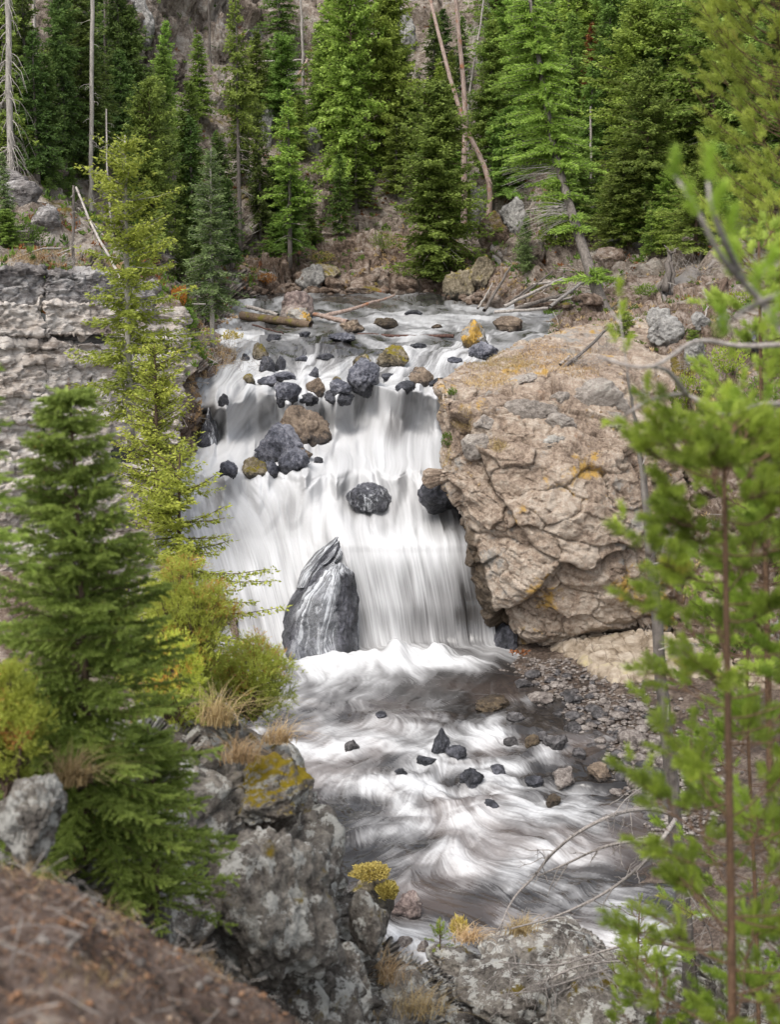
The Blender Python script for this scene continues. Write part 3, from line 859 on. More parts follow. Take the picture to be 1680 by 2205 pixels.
# ---- finish the river sheet
VX, VY = flow_field(RIVER_ROCKS)
wn = rng.random((RW, CW))
fine = unit(np.where(Y > 1420, lic(wn, VX, VY, 13), lic(wn, VX, VY, 30)))
coarse = unit(lic(blur(rng.random((RW, CW)), 3), VX, VY, 26))
broad = unit(lic(blur(rng.random((RW, CW)), 9), VX, VY, 24))
fall = smooth(1140, 1200, Y) * (1 - smooth(1385, 1410, Y))
slide = smooth(1030, 1080, Y) * (1 - smooth(690, 760, X)) * (1 - smooth(1385, 1410, Y))
base = np.interp(Y, [628, 770, 840, 1120, 1180, 1395, 1425, 1480, 2260], [0.42, 0.46, 0.84, 0.90, 0.86, 0.70, 0.58, 0.40, 0.42])
wv = (wave - wave.mean()) / wave.std()
base += pool * 0.15 * np.roll(wv, 6, 0) * smooth(1470, 1560, Y) + upper * 0.0
for (x, y, rx, ry, a) in [
    (700, 742, 70, 20, -.42), (760, 742, 40, 14, -.2), (640, 700, 120, 12, -.1), (860, 650, 160, 12, -.2), (920, 650, 45, 12, -.3), (1000, 690, 150, 20, .15),
    (1130, 690, 100, 14, .12), (930, 700, 100, 12, .1), (960, 760, 90, 25, .12), (1000, 790, 60, 20, -.15), (620, 760, 40, 20, .0), (640, 800, 80, 20, .2), (545, 790, 30, 30, .3),
    (840, 945, 38, 20, -.3), (868, 915, 22, 24, -.24), (905, 880, 45, 24, -.2), (446, 922, 16, 36, -.4), (420, 930, 14, 30, -.25), (470, 880, 20, 20, -.25), (500, 868, 45, 14, -.2),
    (580, 862, 30, 14, -.18), (720, 905, 24, 24, -.15), (830, 880, 50, 22, -.12), (770, 905, 30, 20, -.1),
    (520, 1130, 70, 60, -.14), (500, 1060, 30, 25, -.18), (600, 1120, 60, 40, -.06), (640, 1150, 40, 50, -.05), (910, 1110, 90, 26, -.22), (985, 1120, 40, 24, -.3), (770, 1090, 30, 24, -.4),
    (1000, 1280, 30, 150, -.42), (1035, 1320, 25, 110, -.3), (960, 1330, 60, 80, -.2), (870, 1330, 90, 80, -.1), (790, 1300, 25, 120, -.1), (880, 1185, 110, 22, .15),
    (860, 1424, 190, 16, .62), (700, 1450, 90, 24, .40), (960, 1428, 90, 14, .3), (930, 1482, 150, 26, -.26), (1000, 1540, 130, 36, -.30), (760, 1528, 110, 22, -.16), (1085, 1450, 50, 50, -.40),
    (830, 1470, 70, 10, .2), (850, 1590, 220, 26, .20), (740, 1560, 90, 16, .15), (800, 1690, 160, 30, .34), (960, 1700, 140, 26, .18), (1060, 1590, 50, 24, .2), (1110, 1640, 60, 40, .25), (1010, 1640, 50, 30, .25),
    (1150, 1650, 60, 36, -.12), (1150, 1560, 60, 40, -.28), (1250, 1640, 110, 90, -.18), (720, 1800, 60, 60, -.50), (860, 1950, 130, 60, -.40), (770, 1870, 80, 40, -.25), (840, 1775, 160, 26, .30),
    (1000, 1770, 110, 24, .16), (900, 1820, 120, 20, -.12), (1180, 1740, 130, 26, .22), (1120, 1790, 80, 24, -.2), (1290, 1770, 110, 40, .12), (1290, 2040, 110, 44, .55), (1100, 1850, 130, 30, .12),
    (1050, 1940, 90, 50, -.20), (1220, 1930, 110, 60, -.04), (680, 1640, 60, 40, .18)]:
    base += a * np.exp(-((X - x) / rx) ** 2 - ((Y - y) / ry) ** 2)
for (rx, ry, rw, rh) in RIVER_ROCKS:      # foam piles up under the rocks
    base += 0.18 * np.exp(-((X - rx) / (rw * 0.7)) ** 2 - ((Y - ry - 6) / 10) ** 2)
c1 = np.interp(Y, [628, 780, 850, 1390, 1430, 1500, 2260], [0.13, 0.13, 0.040, 0.050, 0.09, 0.07, 0.07])
c2 = np.interp(Y, [628, 780, 850, 1150, 1200, 1390, 1430, 2260], [0.12, 0.11, 0.010, 0.014, 0.042, 0.045, 0.055, 0.06])
c3 = np.interp(Y, [628, 780, 850, 1390, 1430, 2260], [0.10, 0.08, 0.06, 0.055, 0.09, 0.09])
base += 0.08 * pool * fbm(S / np.array([0.6, 0.9, 1]), 4, 106, 0.6) + 0.15 * pool * fbm(S / np.array([2.0, 1.5, 1]), 4, 107) - 0.05 * steep * casc - 0.40 * pool * smooth(-130, 10, X - np.interp(Y, [1380, 1420, 1500, 1600, 1700, 1800, 2000, 2300], [1080, 1100, 1180, 1275, 1345, 1405, 1440, 1470])) * (1 - smooth(1950, 2020, Y))
foam = base + c1 * coarse + c2 * fine + c3 * broad
foam = np.clip(foam, 0, 1)
N_ = grid_normals(WP); N_ *= np.sign(((0 - WP) * N_).sum(-1).mean())
WP2 = WP + N_ * ((0.022 * coarse + 0.003 * fine + 0.03 * broad) * (0.6 + 0.4 * np.maximum(fall, slide) + 0.2 * pool))[..., None]
m = NT('river_water')
fo = m.attr('foam')
col = m.ramp(fo, [(0.0, (0.020, 0.018, 0.017)), (0.22, (0.056, 0.053, 0.052)), (0.5, (0.19, 0.187, 0.187)), (0.78, (0.41, 0.41, 0.413)), (1.0, (0.555, 0.557, 0.563))])
p = m.pos()
silt = m.noise(m.map(p, (0.35, 0.35, 0.35)), 0.6, 3)
col = m.mix(m.math('MULTIPLY', m.rng(silt, 0.45, 0.65), m.rng(m.sep(p, 'Z'), -22.6, -23.4, 0, 0.5)), col, m.mix(0.3, col, (0.36, 0.27, 0.23)), 'MIX')
sh = m.bsdf(col, m.rng(fo, 0.1, 0.7, 0.16, 0.75), m.rng(fo, 0.2, 0.8, 0.5, 0.15), m.bump(m.noise(p, 5, 3, 0.5), 0.12, 0.05))
MAT['water'] = m.done(sh)
F = gridF(RW, CW)
river = obj('river', mesh('river', WP2, F, MAT['water'], True, {'foam': foam}))
river['kind'] = 'structure'

# ------------------------------------------------------------------ rocks inside the falls and the thin water over them
def veil_mat(name, lo_, hi, sx):
    m = NT(name); p = m.pos()
    w = m.noise(m.map(p, (0.5, 0.5, 0.5)), 0.8, 3)
    q = m.map(p, (sx, sx, 0.22))
    st = m.noise(q, 1.0, 3, 0.65, 0.5)
    st2 = m.noise(m.map(p, (sx * 0.25, sx * 0.25, 0.25), (4, 2, 9)), 1.0, 3, 0.5)
    k = m.rng(m.math('ADD', m.math('MULTIPLY', st, 0.6), m.math('MULTIPLY', st2, 0.4)), lo_, hi)
    d = m.bsdf((0.55, 0.565, 0.59), 0.5, 0.3)
    t = m.n('ShaderNodeBsdfTransparent')
    mx = m.n('ShaderNodeMixShader'); m.set(mx.inputs[0], k)
    m.t.links.new(t.outputs[0], mx.inputs[1]); m.t.links.new(d, mx.inputs[2])
    return m.done(mx.outputs[0])
MAT['veil'] = veil_mat('thin_water_strands', 0.46, 0.66, 5.5)
MAT['veil_thin'] = veil_mat('thin_water_film', 0.50, 0.72, 6.0)
def fall_rock(x, yc, D, w, h, dp, seed, mat, label, veil=None, rot=(0, 0, 0), grow=1.03):
    """a wet rock in the fall, centred at (x, yc)"""
    V, F = rock_shape(seed, 5, planes=22, sharp=8, rough=0.12, plates=0.05)
    V = V.copy(); V[:, 2] -= 0.25
    C = PD(x, yc, D); s = D / FD
    sc = (w * s, dp, h * s)
    o = obj('fall_rock', mesh('fall_rock', V, F, mat), None, tuple(C), rot, sc)
    tag(o, label, 'rock')
    if veil:
        vo = obj('water_veil', mesh('water_veil', V, F, veil), o, (0, 0, 0), (0, 0, 0), (grow, grow, grow))
        vo.location = (0, -0.02, 0.01)
    return o
fall_rock(796, 1072, 81.0, 104, 66, 3.0, 204, M_['wet'], 'dark dome of rock above the main fall lip', M_['veil_thin'])
0 and fall_rock(768, 1100, 79.4, 60, 60, 1.4, 205, M_['wet'], 'low dark rock face below the dark dome', M_['veil'])
fall_rock(948, 1072, 79.0, 110, 90, 2.6, 206, M_['wet'], 'black rock wedged between the fall and the great boulder', None, (0, 0.5, 0))
fall_rock(1062, 1330, 78.0, 90, 300, 4.0, 208, M_['wet_brown'], 'dark brown wet wall under the overhang of the great boulder', None)
fall_rock(1085, 1375, 76.0, 60, 80, 3.0, 209, M_['wet'], 'black wet foot of the wall under the great boulder', None)
fall_rock(448, 930, 89.6, 40, 110, 1.6, 210, M_['wet'], 'dark wet pillar in the left cascade', M_['veil'])
0 and fall_rock(850, 945, 86.6, 80, 44, 1.4, 211, M_['wet'], 'dark rock showing through the middle cascade', M_['veil'])
0 and fall_rock(905, 868, 90.2, 80, 44, 1.4, 212, M_['wet'], 'rock under glassy water below the brown topped rock', M_['veil'])


m = NT('draped_water_strands')
d_ = m.bsdf((0.60, 0.615, 0.64), 0.5, 0.3); t_ = m.n('ShaderNodeBsdfTransparent'); mx_ = m.n('ShaderNodeMixShader')
m.set(mx_.inputs[0], m.attr('strand')); m.t.links.new(t_.outputs[0], mx_.inputs[1]); m.t.links.new(d_, mx_.inputs[2])
MAT['strands'] = m.done(mx_.outputs[0])
def draped(rows_, seed, label, mat, mask, D0, bulge, amp=1.0):
    """wet rock with the outline rows_ (y, left x, right x) and its film of falling strands"""
    r = np.random.default_rng(seed); cols = np.linspace(0, 1, 7); g = []
    for (y, x0, x1, dd) in rows_:
        g.append([PD(x0 + (x1 - x0) * u, y, D0 + dd - bulge * math.sin(pi * u) ** 0.8 + (1.5 if u in (0, 1) else 0)) for u in cols])
    g = np.array(g)
    def dd_(P, N, U, V): return (facets(P, 1.1, seed, (1, 1, 0.8), tilt=0.6, crack=0.15) * 0.14 + fbm(P / 1.2, 4, seed + 5) * 0.30 + fbm(P / 0.3, 3, seed + 6) * 0.04) * amp * np.sin(pi * np.clip(U, 0.02, 0.98)) ** 0.5
    e = empty('draped_rock', tuple(PD(rows_[-1][1], rows_[-1][0], D0)))
    o = patch('rock_face', g, 170, 240, dd_, mat, kind=None, register=False, parent=e); o.location = [-v for v in e.location]
    P = np.empty(len(o.data.vertices) * 3, np.float32); o.data.vertices.foreach_get('co', P); P = P.reshape(240, 170, 3)
    U, V = np.meshgrid(np.linspace(0, 1, 170), np.linspace(0, 1, 240))
    fan = (U - 0.5) / (0.75 + 0.25 * V) + 0.5
    w = fbm(np.stack([fan * 6, V * 4.0, 0 * U], -1), 3, seed + 8) * 0.06
    st = fbm(np.stack([(fan + w) * 52, V * 3.4, 0 * U], -1), 3, seed + 9, 0.65) + 0.40 * fbm(np.stack([(fan + 1.6 * w) * 11, V * 2.6, 0 * U + 4], -1), 3, seed + 10)
    lowf = fbm(np.stack([(fan + w) * 8, V * 2.0, 0 * U + 7], -1), 3, seed + 12)
    film = smooth(-0.35, 0.55, lowf * 0.8 + 1.6 * mask(U, V))
    al = film * (0.22 + 0.60 * smooth(-0.25, 0.75, st))
    Q = P + np.array([0, -0.05, 0.015])
    v = obj('water_veil', mesh('water_veil', Q, gridF(240, 170), MAT['strands'], True, {'strand': al}), o)
    return tag(e, label, 'rock')
draped([(1156, 718, 764, 1.2), (1176, 694, 763, 0.8), (1200, 670, 748, 0.4), (1235, 646, 716, 0.3), (1266, 634, 690, 0.3)], 601,
       'upper black rock spike left of the main fall lip', MAT['wet'], lambda U, V: -0.02 + 0.25 * smooth(0.55, 1.0, V), 76.6, 0.7, 0.35)
draped([(1212, 716, 738, 1.7), (1217, 698, 754, 1.3), (1228, 678, 767, 0.9), (1250, 653, 778, 0.5), (1300, 620, 785, -0.2), (1350, 600, 787, -0.6), (1400, 590, 787, -0.9), (1450, 596, 782, -1.0)], 611,
       'broad black rock veiled with thin strands of water at the foot of the fall', MAT['wet'],
       lambda U, V: 0.30 * np.exp(-((U - 0.42) / 0.22) ** 2) + 0.42 * smooth(0.42, 0.15, V) + 0.2 * np.exp(-((U - 0.97) / 0.04) ** 2) - 0.45 * np.exp(-((U - 0.78) / 0.11) ** 2) * smooth(0.3, 0.5, V) - 0.35 * smooth(0.2, 0.0, U), 75.6, 1.6, 1.0)
# ------------------------------------------------------------------ the great boulder
gb_rows = [
    [(1000, 880, 88), (975, 870, 86), (1030, 850, 91), (1110, 820, 95), (1190, 800, 99), (1270, 780, 102), (1340, 760, 105), (1430, 760, 106)],
    [(985, 850, 86), (950, 833, 81), (1000, 802, 85), (1080, 766, 88.5), (1160, 736, 92), (1240, 708, 95.5), (1310, 690, 99), (1420, 690, 100)],
    [(985, 860, 84), (944, 852, 77.5), (1008, 832, 79.5), (1090, 800, 82.5), (1170, 772, 85.5), (1250, 756, 87.5), (1330, 748, 89), (1430, 760, 91)],
    [(985, 890, 83), (944, 880, 76.4), (1010, 878, 75.8), (1090, 858, 76.8), (1180, 832, 78), (1260, 808, 79.5), (1340, 806, 80.5), (1450, 820, 83)],
    [(985, 950, 83), (949, 950, 76), (1020, 948, 74.6), (1100, 938, 74.4), (1190, 928, 74.8), (1280, 926, 75.6), (1370, 926, 76.6), (1475, 930, 79)],
    [(985, 1035, 82), (938, 1032, 76), (1000, 1042, 74), (1090, 1040, 73.4), (1190, 1040, 73.3), (1290, 1040, 73.8), (1390, 1040, 74.8), (1495, 1050, 77)],
    [(1030, 1110, 81), (985, 1105, 75.8), (1040, 1130, 74), (1110, 1150, 73.2), (1200, 1160, 72.9), (1300, 1160, 73.3), (1400, 1160, 74.3), (1505, 1170, 76.5)],
    [(1060, 1240, 81), (1022, 1235, 75.8), (1072, 1262, 74.2), (1130, 1280, 73.5), (1210, 1290, 73.2), (1310, 1290, 73.4), (1410, 1285, 74.3), (1515, 1290, 76.5)],
    [(1100, 1340, 81), (1072, 1345, 76.4), (1108, 1378, 75.2), (1152, 1388, 74.6), (1220, 1384, 74.4), (1310, 1368, 74.6), (1400, 1352, 75.2), (1505, 1350, 77)],
    [(1120, 1400, 81), (1100, 1400, 78), (1120, 1410, 77), (1160, 1412, 76.4), (1220, 1408, 76.8), (1310, 1392, 78.8), (1400, 1378, 80), (1505, 1380, 81)],
]
gb = np.array([[PD(*c) for c in r] for r in gb_rows])
def d_boulder(P, N, U, V):
    top = 1 - smooth(0.25, 0.36, V)
    Q = P @ np.array([[1, 0, 0.25], [0, 1, 0], [-0.25, 0, 1]])
    a = facets(Q, 4.2, 301, (0.75, 1, 0.8), warp=0.22, tilt=0.8, crack=0.35, cw=0.025) * 0.75
    b = facets(Q, 1.6, 303, (0.6, 1, 1.2), warp=0.25, tilt=1.0, crack=0.55, cw=0.03) * 0.30
    c = facets(Q, 0.62, 305, (0.5, 1, 1.4), warp=0.3, tilt=1.1, crack=0.5, cw=0.04) * 0.085
    e = fbm(Q * 0.9, 6, 307, 0.6) * 0.12
    return (a + b + c + e) * (1 - 0.6 * top) + fbm(P / 3.5, 4, 309) * 0.35 + fbm(P / 0.3, 3, 311) * 0.035
U_, V_ = np.meshgrid(np.linspace(0, 1, 430), np.linspace(0, 1, 470))
wet_ = smooth(0.27, 0.16, U_ - 0.05 * V_) * smooth(0.62, 0.78, V_) + 0.8 * smooth(0.93, 0.985, V_)
gm = patch('great_boulder', gb, 430, 470, d_boulder, MAT['boulder'], kind=None, attrs={'wet': wet_})
tag(gm, 'huge tan overhanging boulder beside the waterfall', 'boulder')

# grey plates lying on its brow and face
def plate(x, y, w, h, mat, seed, lab=None, th=0.55, rot=0.0):
    P = ground(x, y, ['great_boulder'])
    s = np.linalg.norm(P) / FD
    V, F = rock_shape(seed, 5, planes=9, sharp=40, rough=0.07, plates=0.12)
    V = V.copy(); V[:, 2] -= 0.25
    # thin along y, tipped back with the face
    o = obj('rock_plate', mesh('rock_plate', V, F, mat), gm, tuple(P + np.array([0, 0.42, -0.08])), (0.3, rot, 0), (w * s * 1.15, th * 2.2, h * s * 1.1))
    if lab: o['label'] = lab
plate(1292, 862, 122, 112, MAT['plate'], 401, 'largest grey cracked plate on the brow')
plate(1210, 858, 40, 46, MAT['plate'], 402); plate(1140, 890, 110, 70, MAT['plate'], 403, None, 0.5, 0.1)
plate(1214, 908, 62, 56, MAT['plate'], 404); plate(1182, 955, 80, 40, MAT['lichen_rock'], 405, 'plate crusted with orange lichen', 0.4)
plate(1326, 905, 44, 34, MAT['plate'], 406); plate(1052, 868, 74, 34, MAT['boulder'], 407); plate(1046, 912, 44, 44, MAT['plate'], 408)
plate(1122, 930, 70, 40, MAT['boulder'], 409); plate(1000, 850, 60, 30, MAT['boulder'], 410, None, 0.5, -0.3); plate(1025, 962, 60, 60, MAT['plate'], 411, None, 0.35)
plate(1330, 960, 90, 50, MAT['boulder'], 412, None, 0.4); plate(1120, 815, 70, 18, MAT['plate'], 413, None, 0.5, -0.35)

# ------------------------------------------------------------------ gravel bar and the cracked ledge
def edge_x(y):
    return np.interp(y, [1380, 1420, 1500, 1600, 1700, 1800, 2000, 2300], [1080, 1100, 1180, 1275, 1345, 1405, 1440, 1470])
gr = []
for y in [1370, 1420, 1480, 1560, 1650, 1760, 1900, 2060, 2260]:
    r = []
    for dx in [-160, -60, 0, 60, 140, 240, 380, 560]:
        x = edge_x(y) + dx
        rise = np.interp(dx, [-160, -60, 0, 60, 140, 240, 380, 560], [-0.9, -0.25, 0.0, 0.16, 0.34, 0.6, 1.0, 1.6])
        r.append(PZ(x, y, water_z_at(max(y, 1405)) + rise))
    gr.append(r)
def d_gravel(P, N, U, V):
    return fbm(P / 2, 4, 501) * 0.14 + facets(P, 0.55, 503) * 0.07 + facets(P, 0.25, 504) * 0.03 + fbm(P / 5, 2, 505) * 0.15
patch('gravel_bar', np.array(gr), 260, 330, d_gravel, MAT['gravel'])

m = NT('cracked_dry_mud'); p = m.pos()
cr = m.voro(m.map(p, (1, 0.6, 1)), 1.7, 'DISTANCE_TO_EDGE')
n1 = m.noise(p, 1.2, 7, 0.65)
col = m.ramp(n1, [(0.35, (0.15, 0.115, 0.08)), (0.5, (0.28, 0.23, 0.175)), (0.65, (0.40, 0.345, 0.28))])
col = m.mix(m.math('MULTIPLY', m.rng(m.noise(p, 0.6, 5, 0.6), 0.58, 0.72), 0.7), col, (0.30, 0.25, 0.08))
MAT['cracked'] = m.done(m.bsdf(col, 0.9, 0.1, m.bump(m.noise(p, 6, 6, 0.7), 0.5, 0.1)))
ck = []
for (y, zs) in [(1372, 0.70), (1390, 0.62), (1415, 0.55), (1445, 0.42), (1475, 0.15), (1500, -0.5)]:
    ck.append([PZ(x + max(0, y - 1390) * 1.3 * (1 - i / 7), y, -22.9 + zs + k) for i, (x, k) in enumerate([(1165, -0.7), (1225, -0.1), (1310, 0.12), (1400, 0.3), (1500, 0.6), (1600, 1.0), (1720, 1.6), (1900, 2.6)])])
def d_crack(P, N, U, V):
    f1, f2, idv, loc, v3 = worley(P / np.array([0.6, 0.9, 0.6]) + 0.25 * np.stack([fbm(P, 3, 511), fbm(P + 5, 3, 512), 0 * U], -1), 513)
    return 0.16 * smooth(0.0, 0.14, f2 - f1) + 0.10 * idv + fbm(P / 2, 4, 514) * 0.2
patch('cracked_ledge', np.array(ck), 330, 150, d_crack, MAT['cracked'])

# stones of the bar: the ones that show largest one by one
srng = np.random.default_rng(55)
STV = [(i, k) for i in range(6) for k in ('stone', 'stone_dark')]
_st = {}
def stone_mesh(i, k):
    if (i, k) not in _st:
        me = PEBBLES[i].copy(); me.materials.clear(); me.materials.append(MAT[k]); _st[(i, k)] = me
    return _st[(i, k)]
cnt = 0
while cnt < 280:
    y = srng.uniform(1440, 1760); dx = srng.normal(70, 70)
    x = edge_x(y) + dx
    if dx < -70 or x > 1450 or (y < 1500 and x > 1330): continue
    P = ground(x, y, ['gravel_bar'], 5)
    dry = smooth(-20, 120, dx + srng.normal(0, 40))
    sz = srng.lognormal(-0.95, 0.40) * (0.75 + 0.45 * (y - 1440) / 320)
    me = stone_mesh(srng.integers(6), 'stone' if srng.random() < 0.25 + 0.6 * dry else 'stone_dark')
    o = obj('shore_stone', me, None, tuple(P), (srng.normal(0, .15), srng.normal(0, .15), srng.uniform(0, 6.3)), (sz * 1.2, sz * 0.9, sz * srng.uniform(.35, .7)))
    tag(o, 'one of the many small grey and black stones strewn over the gravel bar', 'stone', 'stones of the gravel bar')
    cnt += 1
mb = MB()
pv = [rock_shape(170 + i, 1, planes=10, sharp=10, plates=0, grain=0, rough=0.05) for i in range(5)]
for k in range(2600):
    y = srng.uniform(1415, 1800); dx = srng.normal(80, 85); x = edge_x(y) + dx
    if dx < -60 or x > 1600: continue
    e = TERR['gravel_bar']
    P = ground(x, y, ['gravel_bar'], 4)
    V, F_ = pv[k % 5]
    sz = srng.lognormal(-1.9, 0.35); a = srng.uniform(0, 6.3)
    R = np.array([[cos(a), -sin(a), 0], [sin(a), cos(a), 0], [0, 0, 0.6]])
    mb.add((V * sz) @ R.T + P, F_, srng.random())
o = obj('gravel', mb.mesh('gravel', MAT['stone'], True)); tag(o, 'loose small gravel covering the bar between the larger stones', 'gravel', kind='stuff')

# ------------------------------------------------------------------ rocks on the banks
BR = [  # x, base y, w, h, mat, shape, label
    (668, 612, 62, 56, 'pale_rock', 2, 'pale slab of rock under orange moss on the far bank'),
    (700, 605, 76, 40, 'mossy', 5, 'orange mossed block beside the pale slab on the far bank'),
    (720, 625, 60, 36, 'bank', 6, 'brown rock at the far waterline below the mossed block'),
    (780, 632, 90, 30, 'bank', 1, 'flat tan ledge at the middle of the far waterline'),
    (860, 625, 80, 50, 'bank', 7, 'tan broken rock under the big bright fir'),
    (925, 650, 60, 30, 'bank', 4, 'low tan rock at the river bend'),
    (985, 640, 80, 70, 'mossy', 3, 'orange mossed outcrop right of the big bright fir'),
    (1035, 620, 70, 80, 'mossy', 8, 'upright lichened outcrop above the driftwood'),
    (1065, 520, 70, 80, 'bank', 0, 'grey crag on the slope above the driftwood'),
    (1110, 480, 70, 70, 'pale_rock', 4, 'grey crag left of the leaning fir trunk'),
    (1374, 530, 50, 42, 'lichen_rock', 2, 'orange and grey boulder beside the bright green bush'),
    (1326, 532, 46, 22, 'pale_rock', 5, 'flat grey rock left of the orange and grey boulder'),
    (1310, 575, 70, 50, 'bank', 6, 'dark red stained rock under the flat grey rock'),
    (1442, 726, 84, 56, 'pale_rock', 1, 'largest pale angular rock on the right slope'),
    (1500, 762, 56, 44, 'pale_rock', 7, 'pale rock below the largest one on the right slope'),
    (1420, 690, 70, 40, 'pale_rock', 3, 'pale flat rock above the largest one on the right slope'),
    (1512, 700, 46, 32, 'pale_rock', 8, 'small grey rock beside the red rotten log'),
    (1560, 690, 40, 36, 'pale_rock', 0, 'small grey rock right of the red rotten log'),
    (1630, 745, 60, 44, 'blue_grey', 4, 'grey slab far right behind the pine twigs'),
    (40, 440, 90, 60, 'cliff_dark', 6, 'broad grey outcrop on the dark left slope'),
    (10, 400, 80, 50, 'cliff_dark', 2, 'grey outcrop at the left picture edge below the bare trunk'),
    (92, 490, 80, 60, 'cliff_dark', 5, 'lower grey outcrop on the left slope above the dry grass'),
    (380, 720, 46, 90, 'bank', 1, 'brown crag ending the pale cliff beside the river'),
    (350, 720, 60, 100, 'bank', 3, 'tan crag with dry grass at the cliff end'),
    (1430, 1330, 70, 200, 'boulder', 2, 'tan pillar of rock behind the thin leaning pine'),
    (1560, 1330, 110, 220, 'boulder', 4, 'tan broken wall right of the cave'),
    (1650, 1250, 90, 120, 'bank', 6, 'grey tan rock showing through the pine at the right'),
]
for (x, yb, w, h, mt, v, lab) in BR:
    rock('bank_rock', x, yb, w, h, MAT[mt], lab, v, terr=('far_riverbank', 'hillside', 'right_riverbank', 'left_riverbank'), deep=0.8)

CRAGS = [(310, 60, 60, 70, 'above the pointed pale conifer'), (340, 130, 50, 60, 'left of the pointed pale conifer'), (480, 120, 70, 80, 'under the thin grey pole'), (540, 80, 60, 60, 'left of the upper ledge'),
         (510, 220, 60, 60, 'behind the tall bare trunk'), (640, 260, 60, 70, 'below the upper ledge'), (670, 330, 60, 60, 'left of the bright drooping conifer'), (690, 470, 60, 60, 'right of the bright far bank conifer'),
         (660, 520, 56, 44, 'low on the far bank above the pale slab'), (860, 110, 70, 80, 'at the top of the grey talus'), (880, 200, 60, 60, 'in the middle of the grey talus'), (870, 520, 60, 50, 'left of the big full fir foot'),
         (1030, 470, 60, 70, 'right of the big full fir'), (790, 560, 70, 44, 'under the twin stemmed conifer'), (1150, 560, 60, 40, 'left of the leaning fir foot'), (580, 300, 50, 60, 'above the bright far bank conifer'), (250, 30, 50, 60, 'at the top left of the pink grey cliff'), (430, 40, 70, 70, 'at the top of the pink grey cliff')]
for i, (x, yb, w, h, lab) in enumerate(CRAGS):
    rock('crag', x, yb, w, h, MAT['hill' if i % 3 else 'pale_rock'], 'broken rock crag ' + lab, i, terr=('hillside',), deep=0.8, cat='crag', sink=0.4)

# a loose tumble of rubble along the far waterline
mb = MB()
for k in range(420):
    x = srng.uniform(540, 1290); yb = np.interp(x, [540, 700, 860, 960, 1040, 1120, 1290], [636, 634, 634, 645, 660, 660, 655]) - abs(srng.normal(0, 12)) + 2
    P = ground(x, yb, ['far_riverbank', 'hillside', 'right_riverbank'])
    V, F_ = pv[k % 5]; sz = srng.lognormal(-0.75, 0.5); a = srng.uniform(0, 6.3)
    R = np.array([[cos(a), -sin(a), 0], [sin(a), cos(a), 0], [0, 0, 0.7]])
    mb.add((V * sz) @ R.T + P, F_, srng.random())
o = obj('rubble', mb.mesh('rubble', MAT['bank'], True)); tag(o, 'broken rubble along the far waterline', 'rubble', kind='stuff')

# ------------------------------------------------------------------ near ground and rocks
nb = []
crest = [(-300, 1500, 13), (0, 1560, 13), (200, 1560, 14), (380, 1540, 16), (500, 1560, 17), (600, 1620, 17.5), (690, 1800, 17), (745, 1930, 17), (850, 2075, 21), (960, 2060, 25), (1100, 2020, 27), (1230, 2010, 27.5), (1320, 2075, 26), (1450, 2110, 24), (1700, 2000, 20), (2000, 1900, 18)]
for (dy, dD, f) in [(260, 6, 1.0), (60, 1.5, 1.0), (0, 0, 1.0), (90, -1.6, 1.0), (240, -2.8, 1.0), (480, -4.2, 1.0), (900, -6, 1)]:
    nb.append([PD(x, y + dy, D + dD) for (x, y, D) in crest])
def d_near(P, N, U, V):
    return facets(P, 1.1, 601, (1, 1, 0.6)) * 0.30 + facets(P, 0.42, 603) * 0.12 + fbm(P / 1.5, 5, 605) * 0.28 + ridged(P / 0.3, 3, 607) * 0.04
patch('near_ledge', np.array(nb), 460, 260, d_near, MAT['near_rock'])
NR = [  # x, yc, w, h, D, mat, seed, label
    (585, 1985, 330, 470, 12.6, 'near_rock', 701, 'large grey lichen crusted rock at the bottom beside the soil slope'),
    (590, 1720, 190, 230, 14.6, 'moss_cap', 702, 'moss capped rock with orange litter below the juniper'),
    (60, 1770, 165, 240, 8.6, 'near_rock', 703, 'pale lichen rock at the left edge behind the small spruce'),
    (790, 1985, 100, 170, 15.8, 'near_rock', 704, 'knobbly lichen rock leaning toward the pool'),
    (745, 2130, 130, 240, 14.8, 'near_rock', 705, 'dark lichened rock next to the large crusted rock'),
    (860, 2160, 190, 190, 18.5, 'near_rock', 706, 'grassy grey rock at the bottom middle'),
    (975, 2075, 150, 90, 24.0, 'near_rock', 707, 'flat topped grey rock carrying the tiny pine sprout'),
    (1180, 2045, 250, 110, 26.0, 'near_rock', 708, 'broad pale ledge rock under the bare dead branches'),
    (1080, 2150, 240, 160, 22.0, 'near_rock', 709, 'dark grey rock under the broad pale ledge'),
    (1300, 2180, 260, 170, 21.0, 'near_rock', 710, 'shadowed rock behind the tangle of dead twigs'),
    (800, 1935, 110, 150, 46.0, 'mossy', 711, 'rock spread with yellow stonecrop beside the pool'),
]
for (x, y, w, h, D, mt, sd_, lab) in NR:
    V, F_ = rock_shape(sd_, 6 if D < 15 else 5, planes=12, sharp=9, rough=0.16, plates=0.07, grain=0.05)
    V = V.copy(); V[:, 2] -= 0.25
    s = D / FD
    o = obj('near_rock', mesh('near_rock', V, F_, MAT[mt]), None, tuple(PD(x, y, D + w * s * 0.35)), (0, 0, srng.uniform(-.4, .4)), (w * s, w * s * 0.9, h * s))
    tag(o, lab, 'rock')

